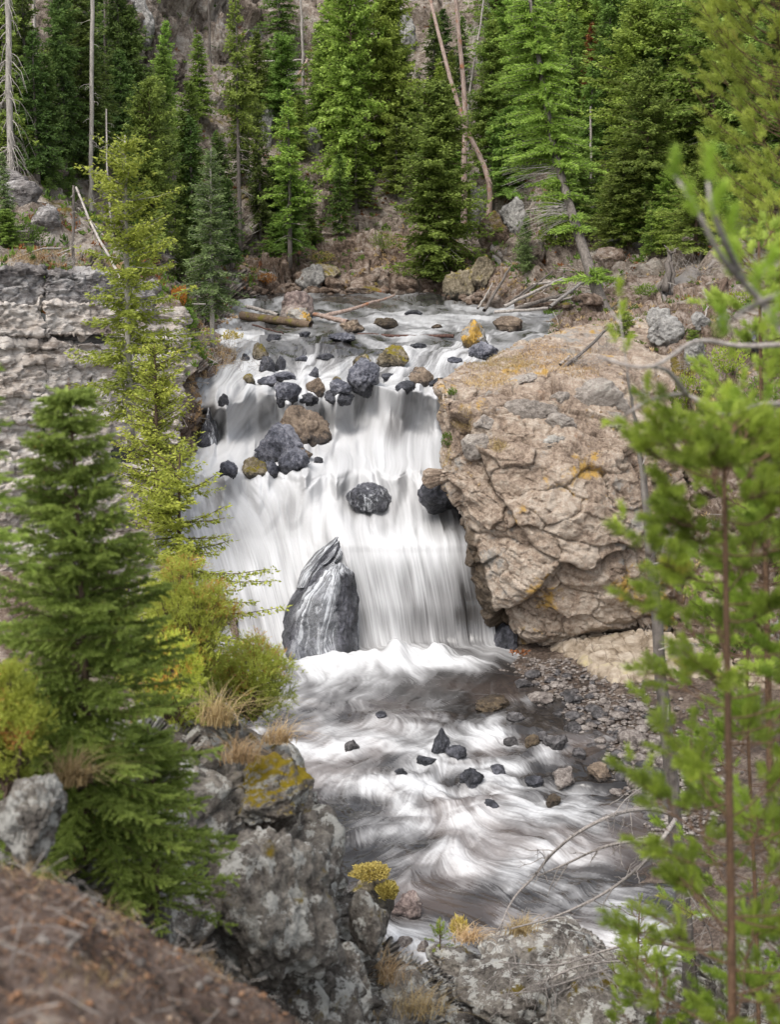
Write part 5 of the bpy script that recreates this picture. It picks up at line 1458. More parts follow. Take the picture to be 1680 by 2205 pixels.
# leaning fir on the right: trunk, crown tufts
lp = np.array([PD(1302, 668, 104), PD(1278, 600, 105), PD(1245, 500, 107), PD(1215, 400, 109), PD(1190, 300, 111), PD(1170, 180, 113), PD(1150, 60, 115), PD(1135, -60, 117)])
Q = resample(lp, 24); base_ = lp[0].copy()
e = empty('leaning_fir', tuple(base_))
t_ = obj('trunk', mesh('trunk', *tube(Q - base_, np.linspace(0.42, 0.10, 24), 10), MAT['bark']), e)
r = np.random.default_rng(61); K = MB(); Dm = MB(); Bm = MB()
for i in range(250):
    t = 0.48 + 0.52 * (i / 250) if i < 215 else r.choice([0.30, 0.335, 0.17, 0.145, 0.40, 0.44])
    c = np.array([np.interp(t, np.linspace(0, 1, 24), Q[:, j]) for j in range(3)]) - base_
    az = r.uniform(0, 6.28)
    d = np.array([cos(az), sin(az) * 0.8, 0])
    Lb = (4.6 * (1 - t) ** 0.35 + 0.4) * r.uniform(0.55, 1.1) * (0.75 if d[0] > 0 else 1.05)
    if t < 0.46: Lb *= 0.62
    n = max(4, int(Lb / 0.17)); ss = np.clip((np.arange(n) + r.uniform(0.2, 0.9, n)) / n, 0.12, 1)
    P = c + d * (ss * Lb)[:, None] + np.array([0, 0, 1.0]) * (Lb * (0.10 * ss - 0.30 * ss ** 2 + 0.1 * ss ** 3))[:, None]
    Bm.add(*tube(P[::max(1, n // 4)] if n > 8 else P, 0.025, 3, False))
    perp = np.array([-d[1], d[0], 0]); tb = np.clip(0.5 + r.normal(0, 0.14), 0, .8)
    for sg in (-1, 1):
        for dz in (-0.1, -0.5, 0.25):
            ax = nrmz(d * 0.75 + sg * perp * r.uniform(0.5, 1.0, (n, 1)) + np.array([0, 0, 1.0]) * (dz + r.normal(0, 0.2, (n, 1))))
            L = 0.42 * (0.6 + 0.8 * (1 - ss)) * r.uniform(0.7, 1.3, n)
            diamonds(K, P + ax * (L * 0.6)[:, None], ax, L, 0.12, r, np.clip(tb + r.normal(0, 0.1, n), 0, 1))
for i in range(90):      # dead fans on the left of the lower trunk
    t = r.choice([0.50, 0.48, 0.36, 0.34]) + r.normal(0, 0.012)
    c = np.array([np.interp(t, np.linspace(0, 1, 24), Q[:, j]) for j in range(3)]) - base_
    a = r.normal(0, 0.28); L = r.uniform(1.8, 4.2)
    d = np.array([-cos(a), r.normal(0, 0.3), sin(a) * 0.6]); ss = np.linspace(0, 1, 6)
    Dm.add(*tube(c + d * (ss * L)[:, None] + np.array([0, 0, -0.16 * L]) * (ss ** 2)[:, None], np.linspace(0.022, 0.008, 6), 3, False))
obj('crown', K.mesh('crown', MAT['fir_bright'], False), e); obj('dead_twigs', Dm.mesh('dead_twigs', DW), t_)['kind'] = 'stuff'; obj('branches', Bm.mesh('branches', MAT['bark']), e)['kind'] = 'stuff'
tag(e, 'big fir with a curved leaning grey trunk on the right bank above the driftwood', 'tree')

# ------------------------------------------------------------------ logs in the river and driftwood
pole('fallen_log', 'thick mossy log lying at the left edge of the upper river', [(668, 700, 113.5), (600, 690, 115), (520, 680, 117)], 17, 20, LM, cat='log', seed=21)
pole('fallen_log', 'pale log behind the thick mossy log', [(600, 678, 119), (530, 660, 122)], 8, 9, DW, cat='log', seed=22)
pole('fallen_log', 'reddish pale log propped up over the upper river', [(690, 682, 118.5), (770, 662, 120), (850, 636, 124)], 10, 5, DR, cat='log', seed=23)
pole('fallen_log', 'tan log between the twin boulders and the low brown rock', [(675, 676, 117), (748, 694, 113.5)], 9, 12, DR, cat='log', seed=24)
pole('fallen_log', 'thin dark red log across the river toward the orange lichen rock', [(770, 720, 109.5), (870, 724, 108.5), (978, 724, 107.5)], 6, 8, LD, cat='log', seed=25)
pole('fallen_log', 'thin dark stick awash at the left of the river', [(545, 700, 112), (610, 718, 107)], 4, 3, LD, cat='log', seed=26)
DRIFT = [((1044, 668, 121), (1098, 578, 133), 8, 5, 'pale leaning log at the left of the driftwood pile'),
         ((1030, 664, 122), (1062, 610, 130), 5, 3, 'thin grey stick left of the pale leaning log'),
         ((1085, 660, 122), (1215, 598, 126), 8, 6, 'long grey drift log under the leaning fir'),
         ((1110, 665, 121), (1235, 628, 122), 9, 7, 'thick grey drift log near the far channel'),
         ((1185, 660, 116), (1260, 605, 119), 8, 6, 'dark grey drift log leaning against the fir foot'),
         ((1065, 672, 118), (1180, 664, 118), 7, 6, 'drift log lying flat at the waterline'),
         ((1120, 640, 124), (1190, 585, 129), 5, 4, 'thin drift log behind the pile'),
         ((1130, 655, 122), (1240, 640, 121), 5, 4, 'thin pale drift log in the pile'),
         ((1150, 612, 127), (1250, 600, 124), 5, 4, 'grey stick lying across the top of the pile'),
         ((1100, 650, 124), (1150, 612, 128), 6, 4, 'short brown drift log in the pile')]
for i, (a, b, w0, w1, lab) in enumerate(DRIFT):
    pole('driftwood_log', lab, [a, b], w0, w1, DW if i % 3 else MAT['bark'], cat='log', seed=40 + i, group='driftwood under the leaning fir')
pole('fallen_log', 'rotten red brown log on the right slope', [(1515, 705, 97), (1540, 655, 101), (1566, 600, 106)], 15, 10, MAT['bark_brown'], cat='log', seed=31)
pole('fallen_log', 'pale stick leaning beside the rotten red log', [(1503, 735, 94), (1525, 660, 99)], 4, 3, DW, cat='log', seed=32)
pole('fallen_log', 'weathered branch lying on the top of the great boulder', [(1205, 800, 80.5), (1270, 745, 85), (1310, 705, 91)], 8, 6, MAT['bark'], cat='log', seed=33)
pole('fallen_log', 'short grey stick on the boulder top', [(1206, 786, 82), (1228, 766, 84)], 5, 4, DW, cat='log', seed=34)
# stump with spread roots
P0 = ground(1428, 620, ['right_riverbank', 'hillside']); s = np.linalg.norm(P0) / FD
e = empty('root_stump', tuple(P0)); mb = MB()
for (a, b, w0, w1) in [((0, 0), (14, -80), 18, 10), ((-40, 55), (8, -45), 12, 8), ((20, 10), (16, -60), 10, 8), ((14, -78), (-2, -92), 6, 2), ((14, -78), (28, -90), 5, 2), ((-20, 40), (4, -20), 6, 4)]:
    A = np.array([a[0] * s, -0.2, -a[1] * s]); B = np.array([b[0] * s, 0.1, -b[1] * s]); t = np.linspace(0, 1, 7)[:, None]
    mb.add(*tube(A + (B - A) * t + rng.normal(0, 0.05, (7, 3)), np.linspace(w0, w1, 7) * s / 2, 7))
obj('trunk', mb.mesh('trunk', MAT['bark']), e); tag(e, 'torn grey stump with leaning roots beside the bright green bush', 'stump')

# dead brush on the left bank and the boulder top
def brush(x, y, D, n, L, mat, label, seed, spread=1.0, up=0.3, rad=0.012, name='dead_brush'):
    r = np.random.default_rng(seed); P = PD(x, y, D) if D else ground(x, y, ['left_riverbank', 'right_riverbank', 'great_boulder', 'hillside'])
    mb = MB()
    for i in range(n):
        c = r.normal(0, 0.35 * spread, 3) * np.array([1.6, 1, 0.3]); a = nrmz(r.normal(0, 1, 3) * np.array([1, 1, 0.6]) + np.array([0, 0, up]))
        l = L * r.uniform(0.4, 1.1); ss = np.linspace(0, 1, 5)
        pt = c + a * (ss * l)[:, None] + np.cumsum(r.normal(0, 0.05, (5, 3)), 0) * l * 0.6
        mb.add(*tube(pt, np.linspace(rad, rad * 0.4, 5), 3, False))
    o = obj(name, mb.mesh(name, mat), None, tuple(P)); return tag(o, label, 'brush')
brush(470, 780, None, 130, 2.2, DW, 'tangle of grey dead branches under the grey green spruce', 71, 2.2)
brush(500, 810, None, 80, 1.6, MAT['bark_brown'], 'brown brush beside the small side fall', 72, 1.8)
brush(430, 740, None, 90, 1.8, DW, 'pale dead brush left of the spruce foot', 73, 1.6)
brush(118, 570, 83, 120, 1.1, DW, 'grey dead shrub on the top of the layered cliff', 74, 1.3)
brush(1255, 775, None, 60, 1.6, DW, 'pale dead roots on the brow of the great boulder', 75, 1.0)
brush(1300, 745, None, 50, 1.5, DW, 'grey dead branches at the top of the great boulder', 76, 1.0)
brush(1490, 585, None, 70, 2.2, DW, 'grey dead branches right of the stump', 77, 1.6)
brush(1410, 1380, 73.5, 60, 1.4, DW, 'white dead branches at the mouth of the cave', 78, 1.0)
brush(1500, 790, None, 60, 1.4, DW, 'dead twigs below the pale rocks of the right slope', 79, 1.5)

# ------------------------------------------------------------------ leafy shrubs, moss clumps and grass
def leafy(name, x, y, w, h, mat, label, n=700, leaf=(0.16, 0.08), D=None, seed=0, cat='shrub', terr=('far_riverbank', 'hillside', 'right_riverbank', 'left_riverbank', 'great_boulder'), up=0.4, group=None, hollow=0.35):
    r = np.random.default_rng(seed); P = PD(x, y, D) if D else ground(x, y, terr)
    s = np.linalg.norm(P) / FD; W, H = w * s, h * s
    C = nrmz(r.normal(size=(n, 3))) * (r.uniform(hollow, 1, (n, 1)) ** 0.6)
    lump = 1 + 0.35 * fbm(C * 2.2 + seed, 3, seed)
    C = C * lump[:, None] * np.array([W / 2, W / 2.2, H / 2]); C[:, 2] += H * 0.42
    A = nrmz(C * np.array([1, 1, 0.7]) + r.normal(0, 0.4, (n, 3)) * W * 0.4 + np.array([0, 0, up * H]))
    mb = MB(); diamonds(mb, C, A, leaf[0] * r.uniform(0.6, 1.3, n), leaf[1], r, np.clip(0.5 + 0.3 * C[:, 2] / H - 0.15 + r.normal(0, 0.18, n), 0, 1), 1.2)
    for k in range(9):
        q = C[r.integers(n)]
        mb.add(*tube(np.linspace(0, 1, 4)[:, None] * q, np.linspace(0.02, 0.006, 4) * min(1, W), 3, False), 0.1)
    o = obj(name, mb.mesh(name, mat, False), None, tuple(P)); return tag(o, label, cat, group)
leafy('autumn_shrub', 574, 606, 42, 22, MAT['orange'], 'small orange autumn shrub on the far bank', seed=1, n=400)
leafy('autumn_shrub', 392, 660, 40, 50, MAT['orange'], 'orange leaved shrub beside the yellow fir', seed=2, n=500)
leafy('autumn_shrub', 505, 738, 46, 34, MAT['yellow'], 'yellow bush at the spruce foot', seed=3, n=400)
leafy('moss_clump', 690, 565, 60, 26, MAT['yellow'], 'orange brown moss cap on the pale slab', seed=4, n=600, leaf=(0.10, 0.06), cat='moss')
leafy('green_shrub', 402, 668, 46, 30, MAT['shrub'], 'bright green low shrub at the left bank', seed=5, n=600)
leafy('green_shrub', 962, 960, 26, 34, MAT['shrub'], 'small green plant clinging to the corner of the great boulder', seed=6, n=300, leaf=(0.10, 0.05), terr=('great_boulder',))
leafy('green_shrub', 975, 845, 22, 16, MAT['shrub'], 'tiny green tuft on the brow of the great boulder', seed=7, n=200, leaf=(0.10, 0.05), terr=('great_boulder',))
leafy('green_shrub', 830, 535, 60, 40, MAT['shrub'], 'green shrub under the big full fir', seed=8, n=600)
leafy('green_shrub', 1390, 640, 50, 26, MAT['shrub'], 'small green shrub right of the leaning trunk foot', seed=9, n=400)
leafy('green_shrub', 60, 520, 90, 40, MAT['shrub'], 'green creeping shrub on the left ledge', seed=10, n=800)
leafy('green_shrub', 1590, 660, 70, 40, MAT['pine'], 'yellow green sapling on the far right slope', seed=12, n=500)
leafy('green_shrub', 1560, 800, 90, 70, MAT['pine'], 'yellow green sapling right of the pale rocks', seed=13, n=700)
leafy('green_shrub', 1480, 880, 80, 90, MAT['pine'], 'yellow green sapling behind the blurred pine branch', seed=14, n=700)
leafy('green_shrub', 1640, 900, 90, 110, MAT['shrub'], 'green sapling at the right edge of the slope', seed=15, n=800)

def tuft(name, x, y, w, h, mat, label, n=160, D=None, seed=0, terr=('hillside', 'right_riverbank', 'left_riverbank', 'great_boulder'), bw=0.012, lean=(0, 0), cat='grass', group=None):
    """bent blades"""
    r = np.random.default_rng(seed); P = PD(x, y, D) if D else ground(x, y, terr)
    s = np.linalg.norm(P) / FD; W, H = w * s, h * s
    k = 5; t = np.linspace(0, 1, k)
    b = r.normal(0, 0.26, (n, 2)) * np.array([W, W * 0.6]); az = r.uniform(0, 6.28, n)
    d = np.stack([np.cos(az), np.sin(az)], -1) * r.uniform(0.2, 1.5, (n, 1)) + np.array(lean)
    hh = H * r.uniform(0.3, 1.2, n)
    cx = b[:, None, :] + d[:, None, :] * (t[None, :, None] ** 2) * hh[:, None, None]
    cz = hh[:, None] * (t - 0.35 * t ** 3 * np.linalg.norm(d, axis=1)[:, None])
    wv_ = bw * (1 - t * 0.85)
    side = np.stack([-np.sin(az), np.cos(az)], -1)
    Lf = np.concatenate([cx - side[:, None] * wv_[None, :, None], cz[..., None]], -1)
    Rt = np.concatenate([cx + side[:, None] * wv_[None, :, None], cz[..., None]], -1)
    V = np.stack([Lf, Rt], 2).reshape(-1, 3)
    base = (np.arange(n) * k * 2)[:, None, None]
    st = np.arange(k - 1)[None, :, None] * 2
    F = (base + st + np.array([0, 1, 3, 2])[None, None]).reshape(-1, 4)
    mb = MB(); mb.add(V, F, np.repeat(r.random(n), 2 * k))
    o = obj(name, mb.mesh(name, mat, False), None, tuple(P)); return tag(o, label, cat, group)
def turf(label, tname, x, y, rx, ry, n, h, seed, group=None, mat='grass', bw=0.014):
    """blades rooted in the surface of a terrain sheet inside an oval of the view"""
    r = np.random.default_rng(seed); P, q, d = TERR[tname]
    k = np.where(((q[:, 0] - x) / rx) ** 2 + ((q[:, 1] - y) / ry) ** 2 < 1)[0]
    k = k[d[k] < np.percentile(d[k], 60) + 3]
    ee = 1 - ((q[k, 0] - x) / rx) ** 2 - ((q[k, 1] - y) / ry) ** 2
    k = r.choice(k, n, p=ee / ee.sum()); B = P[k] + r.normal(0, 0.05, (n, 3)) * np.array([1, 1, 0])
    C = B.mean(0); B = B - C
    hh = h * r.uniform(0.35, 1.2, (n, 1)); A = nrmz(np.array([0, 0, 0.8]) + r.normal(0, 0.55, (n, 3)))
    sd_ = nrmz(np.cross(A, r.normal(size=(n, 3)))) * bw
    mid = B + A * hh * 0.55; tip = B + A * hh + np.array([1, 0, -0.35]) * hh * r.uniform(-0.5, 0.5, (n, 1))
    V = np.stack([B - sd_, B + sd_, mid + sd_ * 0.7, mid - sd_ * 0.7, tip], 1).reshape(-1, 3)
    b = np.arange(n)[:, None] * 5
    F = np.concatenate([b + np.array([0, 1, 2, 3]), b + np.array([3, 2, 4, 4])])
    mb = MB(); mb.add(V, F, np.repeat(np.clip(r.normal(0.5, 0.25, n), 0, 1), 5))
    o = obj('dry_grass', mb.mesh('dry_grass', MAT[mat], False), None, tuple(C)); return tag(o, label, 'grass', group)
turf('dry grass on the slope above the layered cliff', 'hillside', 110, 560, 130, 24, 2600, 0.4, 401)
turf('straw grass behind the yellow fir trunk', 'hillside', 220, 585, 70, 22, 1400, 0.4, 402)
turf('golden dry grass on the cliff end crag', 'hillside', 350, 690, 40, 40, 1200, 0.5, 403)
turf('dry grass tuft at the spruce foot', 'left_riverbank', 490, 765, 40, 24, 700, 0.45, 404)
for i, (x, y, rx, ry, n, h, lab) in enumerate([(1085, 782, 90, 26, 2200, 0.24, 'golden grass along the upper brow of the great boulder'), (1050, 822, 60, 22, 1200, 0.22, 'pale grass on the brow near the boulder corner'),
        (1180, 772, 80, 34, 1500, 0.22, 'straw grass on the boulder top below the weathered branch'), (1000, 905, 24, 30, 600, 0.25, 'straw tuft on the boulder face near its left corner'),
        (962, 985, 18, 36, 500, 0.24, 'yellowish tuft low on the boulder corner by the white water'), (1074, 960, 22, 16, 380, 0.25, 'yellow tuft left of the orange crusted plate'), (1250, 800, 50, 18, 700, 0.2, 'thin grass above the largest grey plate')]):
    turf(lab, 'great_boulder', x, y, rx, ry, n, h, 410 + i)

# low growth and fallen sticks scattered over the slopes
ur = np.random.default_rng(300)
def scatter(tname, n, name, label, mat, leaf, size, seed, thr=-0.1, per=14, sc=7.0):
    r = np.random.default_rng(seed); P = TERR[tname][0]
    ix = r.choice(len(P), n * 3); k = fbm(P[ix] / sc + seed, 3, seed) > thr
    C0 = P[ix][k][:n]; n = len(C0)
    C = np.repeat(C0, per, 0) + nrmz(r.normal(size=(n * per, 3))) * r.uniform(0.1, 1, (n * per, 1)) * np.repeat(size * r.uniform(0.4, 1.3, (n, 1)), per, 0) * np.array([1, 1, 0.6])
    C[:, 2] += size * 0.3
    A = nrmz(C - np.repeat(C0, per, 0) + np.array([0, 0, 0.2]) + r.normal(0, 0.2, C.shape))
    mb = MB(); diamonds(mb, C, A, leaf[0] * r.uniform(0.6, 1.4, len(C)), leaf[1], r, np.clip(np.repeat(r.normal(0.45, 0.2, n), per) + r.normal(0, 0.1, len(C)), 0, 1), 1.2)
    o = obj(name, mb.mesh(name, MAT[mat], False)); return tag(o, label, 'undergrowth', kind='stuff')
scatter('hillside', 3400, 'undergrowth', 'low green shrubs and seedlings over the forest slope', 'shrub', (0.34, 0.14), 0.55, 301)
scatter('hillside', 1500, 'undergrowth', 'brown dry ground plants on the forest slope', 'red_fir', (0.24, 0.10), 0.40, 302, 0.1)
scatter('far_riverbank', 260, 'undergrowth', 'straw and moss tufts on the far rock bank', 'grass', (0.3, 0.1), 0.35, 307, 0.1)
scatter('far_riverbank', 160, 'undergrowth', 'green plants on the far rock bank', 'shrub', (0.3, 0.12), 0.4, 308, 0.15)
scatter('right_riverbank', 420, 'undergrowth', 'low green plants on the right bank', 'shrub', (0.24, 0.10), 0.35, 303, 0.05)
scatter('right_riverbank', 700, 'undergrowth', 'straw coloured plants on the right bank', 'grass', (0.26, 0.06), 0.30, 304, -0.2)
scatter('left_riverbank', 500, 'undergrowth', 'straw coloured plants on the left bank', 'grass', (0.30, 0.06), 0.32, 305, -0.2)
scatter('great_boulder', 0 + 260, 'undergrowth', 'thin straw growth on the great boulder', 'grass', (0.16, 0.03), 0.16, 306, 0.15)
def sticks(tname, n, L, rad, seed, label, box=None):
    r = np.random.default_rng(seed); P, q, _ = TERR[tname]
    if box is not None:
        k = (q[:, 0] > box[0]) & (q[:, 0] < box[2]) & (q[:, 1] > box[1]) & (q[:, 1] < box[3]); P = P[k]
    mb = MB()
    for i in range(n):
        c = P[r.integers(len(P))] + np.array([0, 0, 0.08]); a = nrmz(r.normal(0, 1, 3) * np.array([1, 0.8, 0.35])); l = L * r.uniform(0.3, 1.2); t = np.linspace(-.5, .5, 4)
        mb.add(*tube(c + a * (t * l)[:, None] + r.normal(0, 0.03, (4, 3)) * l, np.linspace(rad, rad * 0.5, 4), 4, False))
    o = obj('fallen_sticks', mb.mesh('fallen_sticks', MAT['deadwood'])); return tag(o, label, 'sticks', kind='stuff')
sticks('hillside', 260, 3.2, 0.05, 311, 'fallen sticks all over the forest slope')
sticks('right_riverbank', 260, 1.8, 0.028, 312, 'bleached sticks lying on the right bank')
sticks('left_riverbank', 160, 1.8, 0.025, 313, 'bleached sticks lying on the left bank')
sticks('hillside', 120, 2.6, 0.04, 314, 'driftwood splinters around the drift logs', (1040, 570, 1300, 670))
# ------------------------------------------------------------------ near plants
def shoots(mb, C, A, L, nl, cnt, w, r, tint, spread=0.9, along=(0.0, 1.0)):
    """needle-clad shoots: start C, axis A, length L; cnt needles of length nl each"""
    n = len(C)
    A = nrmz(A)
    ref = np.where(np.abs(A[:, 2:3]) < 0.9, np.array([[0, 0, 1.0]]), np.array([[1.0, 0, 0]]))
    U = nrmz(np.cross(A, ref)); W = np.cross(A, U)
    t = r.uniform(along[0], along[1], (n, cnt)); ph = r.uniform(0, 6.2832, (n, cnt))
    L = np.broadcast_to(L, n)
    rd = U[:, None] * np.cos(ph)[..., None] + W[:, None] * np.sin(ph)[..., None]
    ang = spread * r.uniform(0.6, 1.15, (n, cnt)) * (1 - 0.45 * t)
    d = A[:, None] * np.cos(ang)[..., None] + rd * np.sin(ang)[..., None]
    p0 = C[:, None] + A[:, None] * (t * L[:, None])[..., None]
    ln = nl * r.uniform(0.75, 1.15, (n, cnt))[..., None]
    p1 = p0 + d * ln
    sd_ = np.cross(d, rd + r.normal(0, 0.3, rd.shape)); sd_ = nrmz(sd_) * w
    mid = p0 + d * ln * 0.45
    V = np.stack([p0, mid + sd_, p1, mid - sd_], 2).reshape(-1, 3)
    F = np.arange(n * cnt * 4).reshape(-1, 4)
    tn = np.clip(np.broadcast_to(tint, n)[:, None] + r.normal(0, 0.07, (n, cnt)), 0, 1)
    mb.add(V, F, np.repeat(tn.ravel(), 4))

def near_spruce(label, seed, x, yb, yt, D, R, needles, bark, nb=170, cb=0.04, buds=0.02, nl=0.029, w=0.0040, sh=0.13, cnt=48, sp=0.07, side=None):
    r = np.random.default_rng(seed)
    P0 = PD(x, yb, D); H = (yb - yt) * np.linalg.norm(P0) / FD
    hs = np.linspace(0, 1, 12); ax = np.stack([np.sin(hs * 3) * 0.03, np.cos(hs * 2.3) * 0.02, hs * H], -1)
    T = MB(); T.add(*tube(ax, 0.035 * (1 - hs) + 0.004, 8)); K = MB(); B = MB()
    C_, A_, L_, T_ = [], [], [], []
    for i in range(nb):
        t = ((i + r.random()) / nb) ** 1.05; az = r.uniform(0, 6.28); nw = max(6, int(H / 0.17)); t = np.clip((np.floor(t * nw) + 0.5 + r.normal(0, 0.16)) / nw, 0, 1) if r.random() < 0.85 else t; h = H * (cb + (0.97 - cb) * t)
        d = np.array([cos(az), sin(az), 0])
        Lb = (R * (1 - t) ** 0.75 * r.uniform(0.65, 1.1) + 0.05)
        if side is not None and d[0] * side < -0.2: Lb *= 0.5
        e0 = -0.12 * (1 - t) + 0.6 * t + r.normal(0, 0.1)
        k = max(3, int(Lb / sp)); s = np.clip((np.arange(k) + r.uniform(0.3, 1, k)) / k, 0.12, 1)
        f = lambda s: np.array([0, 0, h]) + d * (s * Lb)[:, None] + np.array([0, 0, 1.0]) * (Lb * (np.tan(e0) * s - 0.18 * s ** 2 + 0.16 * s ** 3))[:, None]
        B.add(*tube(f(np.linspace(0, 0.97, 5)), np.linspace(0.007, 0.002, 5), 4, False))
        P = f(s); perp = np.array([-d[1], d[0], 0]); tb = np.clip(0.42 + r.normal(0, 0.2), 0.05, 0.8)
        C_.append(P - d * sh * 0.4); A_.append(np.repeat(d[None] + np.array([[0, 0, 0.05]]), k, 0)); L_.append(np.full(k, sh)); T_.append(np.full(k, tb))
        for sg in (-1, 1):
            a = d * 0.65 + sg * perp * r.uniform(0.5, 0.9, (k, 1)) + np.array([0, 0, 1.0]) * r.normal(-0.05, 0.2, (k, 1))
            C_.append(P); A_.append(a); L_.append(sh * (0.6 + 0.9 * (1 - s)) * r.uniform(0.7, 1.3, k)); T_.append(np.clip(tb + 0.1 * (s - 0.4) + r.normal(0, 0.08, k), 0, 0.85))
    C_, A_, L_, T_ = map(np.concatenate, (C_, A_, L_, T_))
    shoots(K, C_, A_, L_, nl, cnt, w, r, T_, 0.95)
    # brown buds at shoot tips
    q = r.random(len(C_)) < buds
    if q.any(): shoots(K, (C_ + nrmz(A_) * L_[:, None])[q], A_[q], 0.012, 0.016, 14, 0.0035, r, np.full(q.sum(), 1.0), 0.7)
    e = empty('spruce_tree', tuple(P0)); t_ = obj('trunk', T.mesh('trunk', MAT[bark]), e)
    obj('crown', K.mesh('crown', MAT[needles], False), e); obj('boughs', B.mesh('boughs', MAT[bark]), t_)['kind'] = 'stuff'
    return tag(e, label, 'tree')
near_spruce('small dense green spruce in the blurred left foreground', 81, 190, 1850, 850, 10.0, 0.90, 'near_spruce', 'bark_brown', nb=330, sp=0.058)
near_spruce('dark spruce mostly outside the left edge, only branch tips showing', 82, -95, 1250, 380, 8.5, 0.36, 'near_spruce', 'bark_brown', nb=130, side=1)
near_spruce('low spruce bough spreading over the dark gap at the small spruce foot', 83, 330, 1960, 1560, 10.5, 0.55, 'near_spruce', 'bark_brown', nb=90)

# juniper mound
def mound(name, label, seed, x, y, w, h, D, needles, n_cl=46, per=16, cnt=16, nl=0.012, sh=0.075, odd=0.15, ww=0.0042):
    r = np.random.default_rng(seed); P0 = PD(x, y, D); s = np.linalg.norm(P0) / FD; W, H = w * s, h * s
    K = MB(); B = MB(); C_, A_, T_ = [], [], []
    for i in range(n_cl):
        c = nrmz(r.normal(size=3)) * r.uniform(0.45, 1) * np.array([W / 2, W / 2.4, H / 2]); c[2] += H * 0.5
        B.add(*tube(np.linspace(0, 1, 5)[:, None] * c + r.normal(0, 0.02, (5, 3)), np.linspace(0.012, 0.004, 5), 4, False))
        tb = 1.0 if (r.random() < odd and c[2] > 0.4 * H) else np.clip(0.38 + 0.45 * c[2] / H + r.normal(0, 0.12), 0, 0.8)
        for q in range(per):
            o_ = r.normal(0, 1, 3) * np.array([0.10, 0.10, 0.06]) * (W / 1.3)
            a = nrmz(o_ * 3 + c * 0.5 / W + np.array([0, 0, 0.5]) + r.normal(0, 0.3, 3))
            C_.append(c + o_); A_.append(a); T_.append(np.clip(tb + r.normal(0, 0.08), 0, 1))
            b2 = nrmz(a + r.normal(0, 0.7, (3, 3)))
            for z in b2: C_.append(c + o_ + a * 0.02); A_.append(z); T_.append(np.clip(tb + r.normal(0, 0.08), 0, 1))
    shoots(K, np.array(C_), np.array(A_), sh * r.uniform(0.7, 1.3, len(C_)), nl, cnt, ww, r, np.array(T_), 0.8)
    e = empty(name, tuple(P0)); obj('foliage', K.mesh('foliage', MAT[needles], False), e); obj('stems', B.mesh('stems', MAT['bark_brown']), e)['kind'] = 'stuff'
    return tag(e, label, 'shrub')
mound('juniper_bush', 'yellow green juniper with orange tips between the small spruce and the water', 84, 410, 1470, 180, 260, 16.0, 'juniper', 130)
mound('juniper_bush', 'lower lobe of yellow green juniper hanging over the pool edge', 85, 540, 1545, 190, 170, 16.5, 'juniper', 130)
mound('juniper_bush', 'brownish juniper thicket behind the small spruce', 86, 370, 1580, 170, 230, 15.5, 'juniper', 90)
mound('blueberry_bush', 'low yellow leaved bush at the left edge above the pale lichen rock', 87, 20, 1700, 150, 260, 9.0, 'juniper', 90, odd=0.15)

# bottlebrush pines on the right
def near_pine(label, seed, trunk_pts, r0, r1, nbr, Lr, needles, bark='near_bark', nl=0.050, ncl=5, cnt=110, w=0.0024, t0=0.05, bias=None, clear=0.0, name='pine_tree', sub=True, up=0.35, sh=0.10):
    r = np.random.default_rng(seed)
    P = np.array([PD(*q) for q in trunk_pts]); base = P[0].copy(); Q = resample(P, 30) - base
    T = MB(); T.add(*tube(Q, np.linspace(r0, r1, 30), 8)); B = MB(); K = MB(); C_, A_, T_ = [], [], []
    for i in range(nbr):
        t = t0 + (0.99 - t0) * (i + r.random()) / nbr
        c = np.array([np.interp(t, np.linspace(0, 1, 30), Q[:, j]) for j in range(3)])
        az = r.uniform(0, 6.28); d = np.array([cos(az), sin(az), 0])
        if bias is not None: d = nrmz(d + np.array(bias))
        L = r.uniform(*Lr) * (1.1 - 0.55 * t)
        ss = np.linspace(0, 1, 7)
        f = lambda s: c + d * (s * L)[:, None] + np.array([0, 0, 1.0]) * (L * (up * 0.2 * s + up * s ** 2.2))[:, None]
        pts = f(ss) + np.cumsum(r.normal(0, 0.012, (7, 3)), 0) * np.linspace(0, 1, 7)[:, None]
        B.add(*tube(pts, np.linspace(max(0.005, r0 * 0.16), 0.003, 7), 5, False))
        tb = np.clip(0.5 + r.normal(0, 0.15), 0.1, 0.9)
        perp = np.array([-d[1], d[0], 0])
        for k in range(ncl):
            s_ = r.uniform(0.45, 0.95); p0 = np.array([np.interp(s_, ss, pts[:, j]) for j in range(3)])
            a = nrmz(d * 0.6 + perp * r.normal(0, 0.6) + np.array([0, 0, r.uniform(0.1, 0.9)])); l = r.uniform(0.04, 0.16)
            B.add(*tube(np.array([p0, p0 + a * l * 0.5, p0 + a * l]), 0.003, 4, False))
            C_.append(p0 + a * (l - 0.02)); A_.append(a); T_.append(np.clip(tb + r.normal(0, 0.1), 0, 1))
        C_.append(pts[-1] - d * 0.03); A_.append(nrmz(d + np.array([0, 0, 0.7]))); T_.append(tb)
    C_.append(Q[-1]); A_.append(np.array([0, 0, 1.0])); T_.append(0.6)
    shoots(K, np.array(C_), np.array(A_), sh * r.uniform(0.7, 1.3, len(C_)), nl, cnt, w, r, np.array(T_), 1.1)
    e = empty(name, tuple(base)); t_ = obj('trunk', T.mesh('trunk', MAT[bark]), e); obj('needles', K.mesh('needles', MAT[needles], False), e)
    obj('boughs', B.mesh('boughs', MAT[bark]), t_)['kind'] = 'stuff'
    return tag(e, label, 'tree')
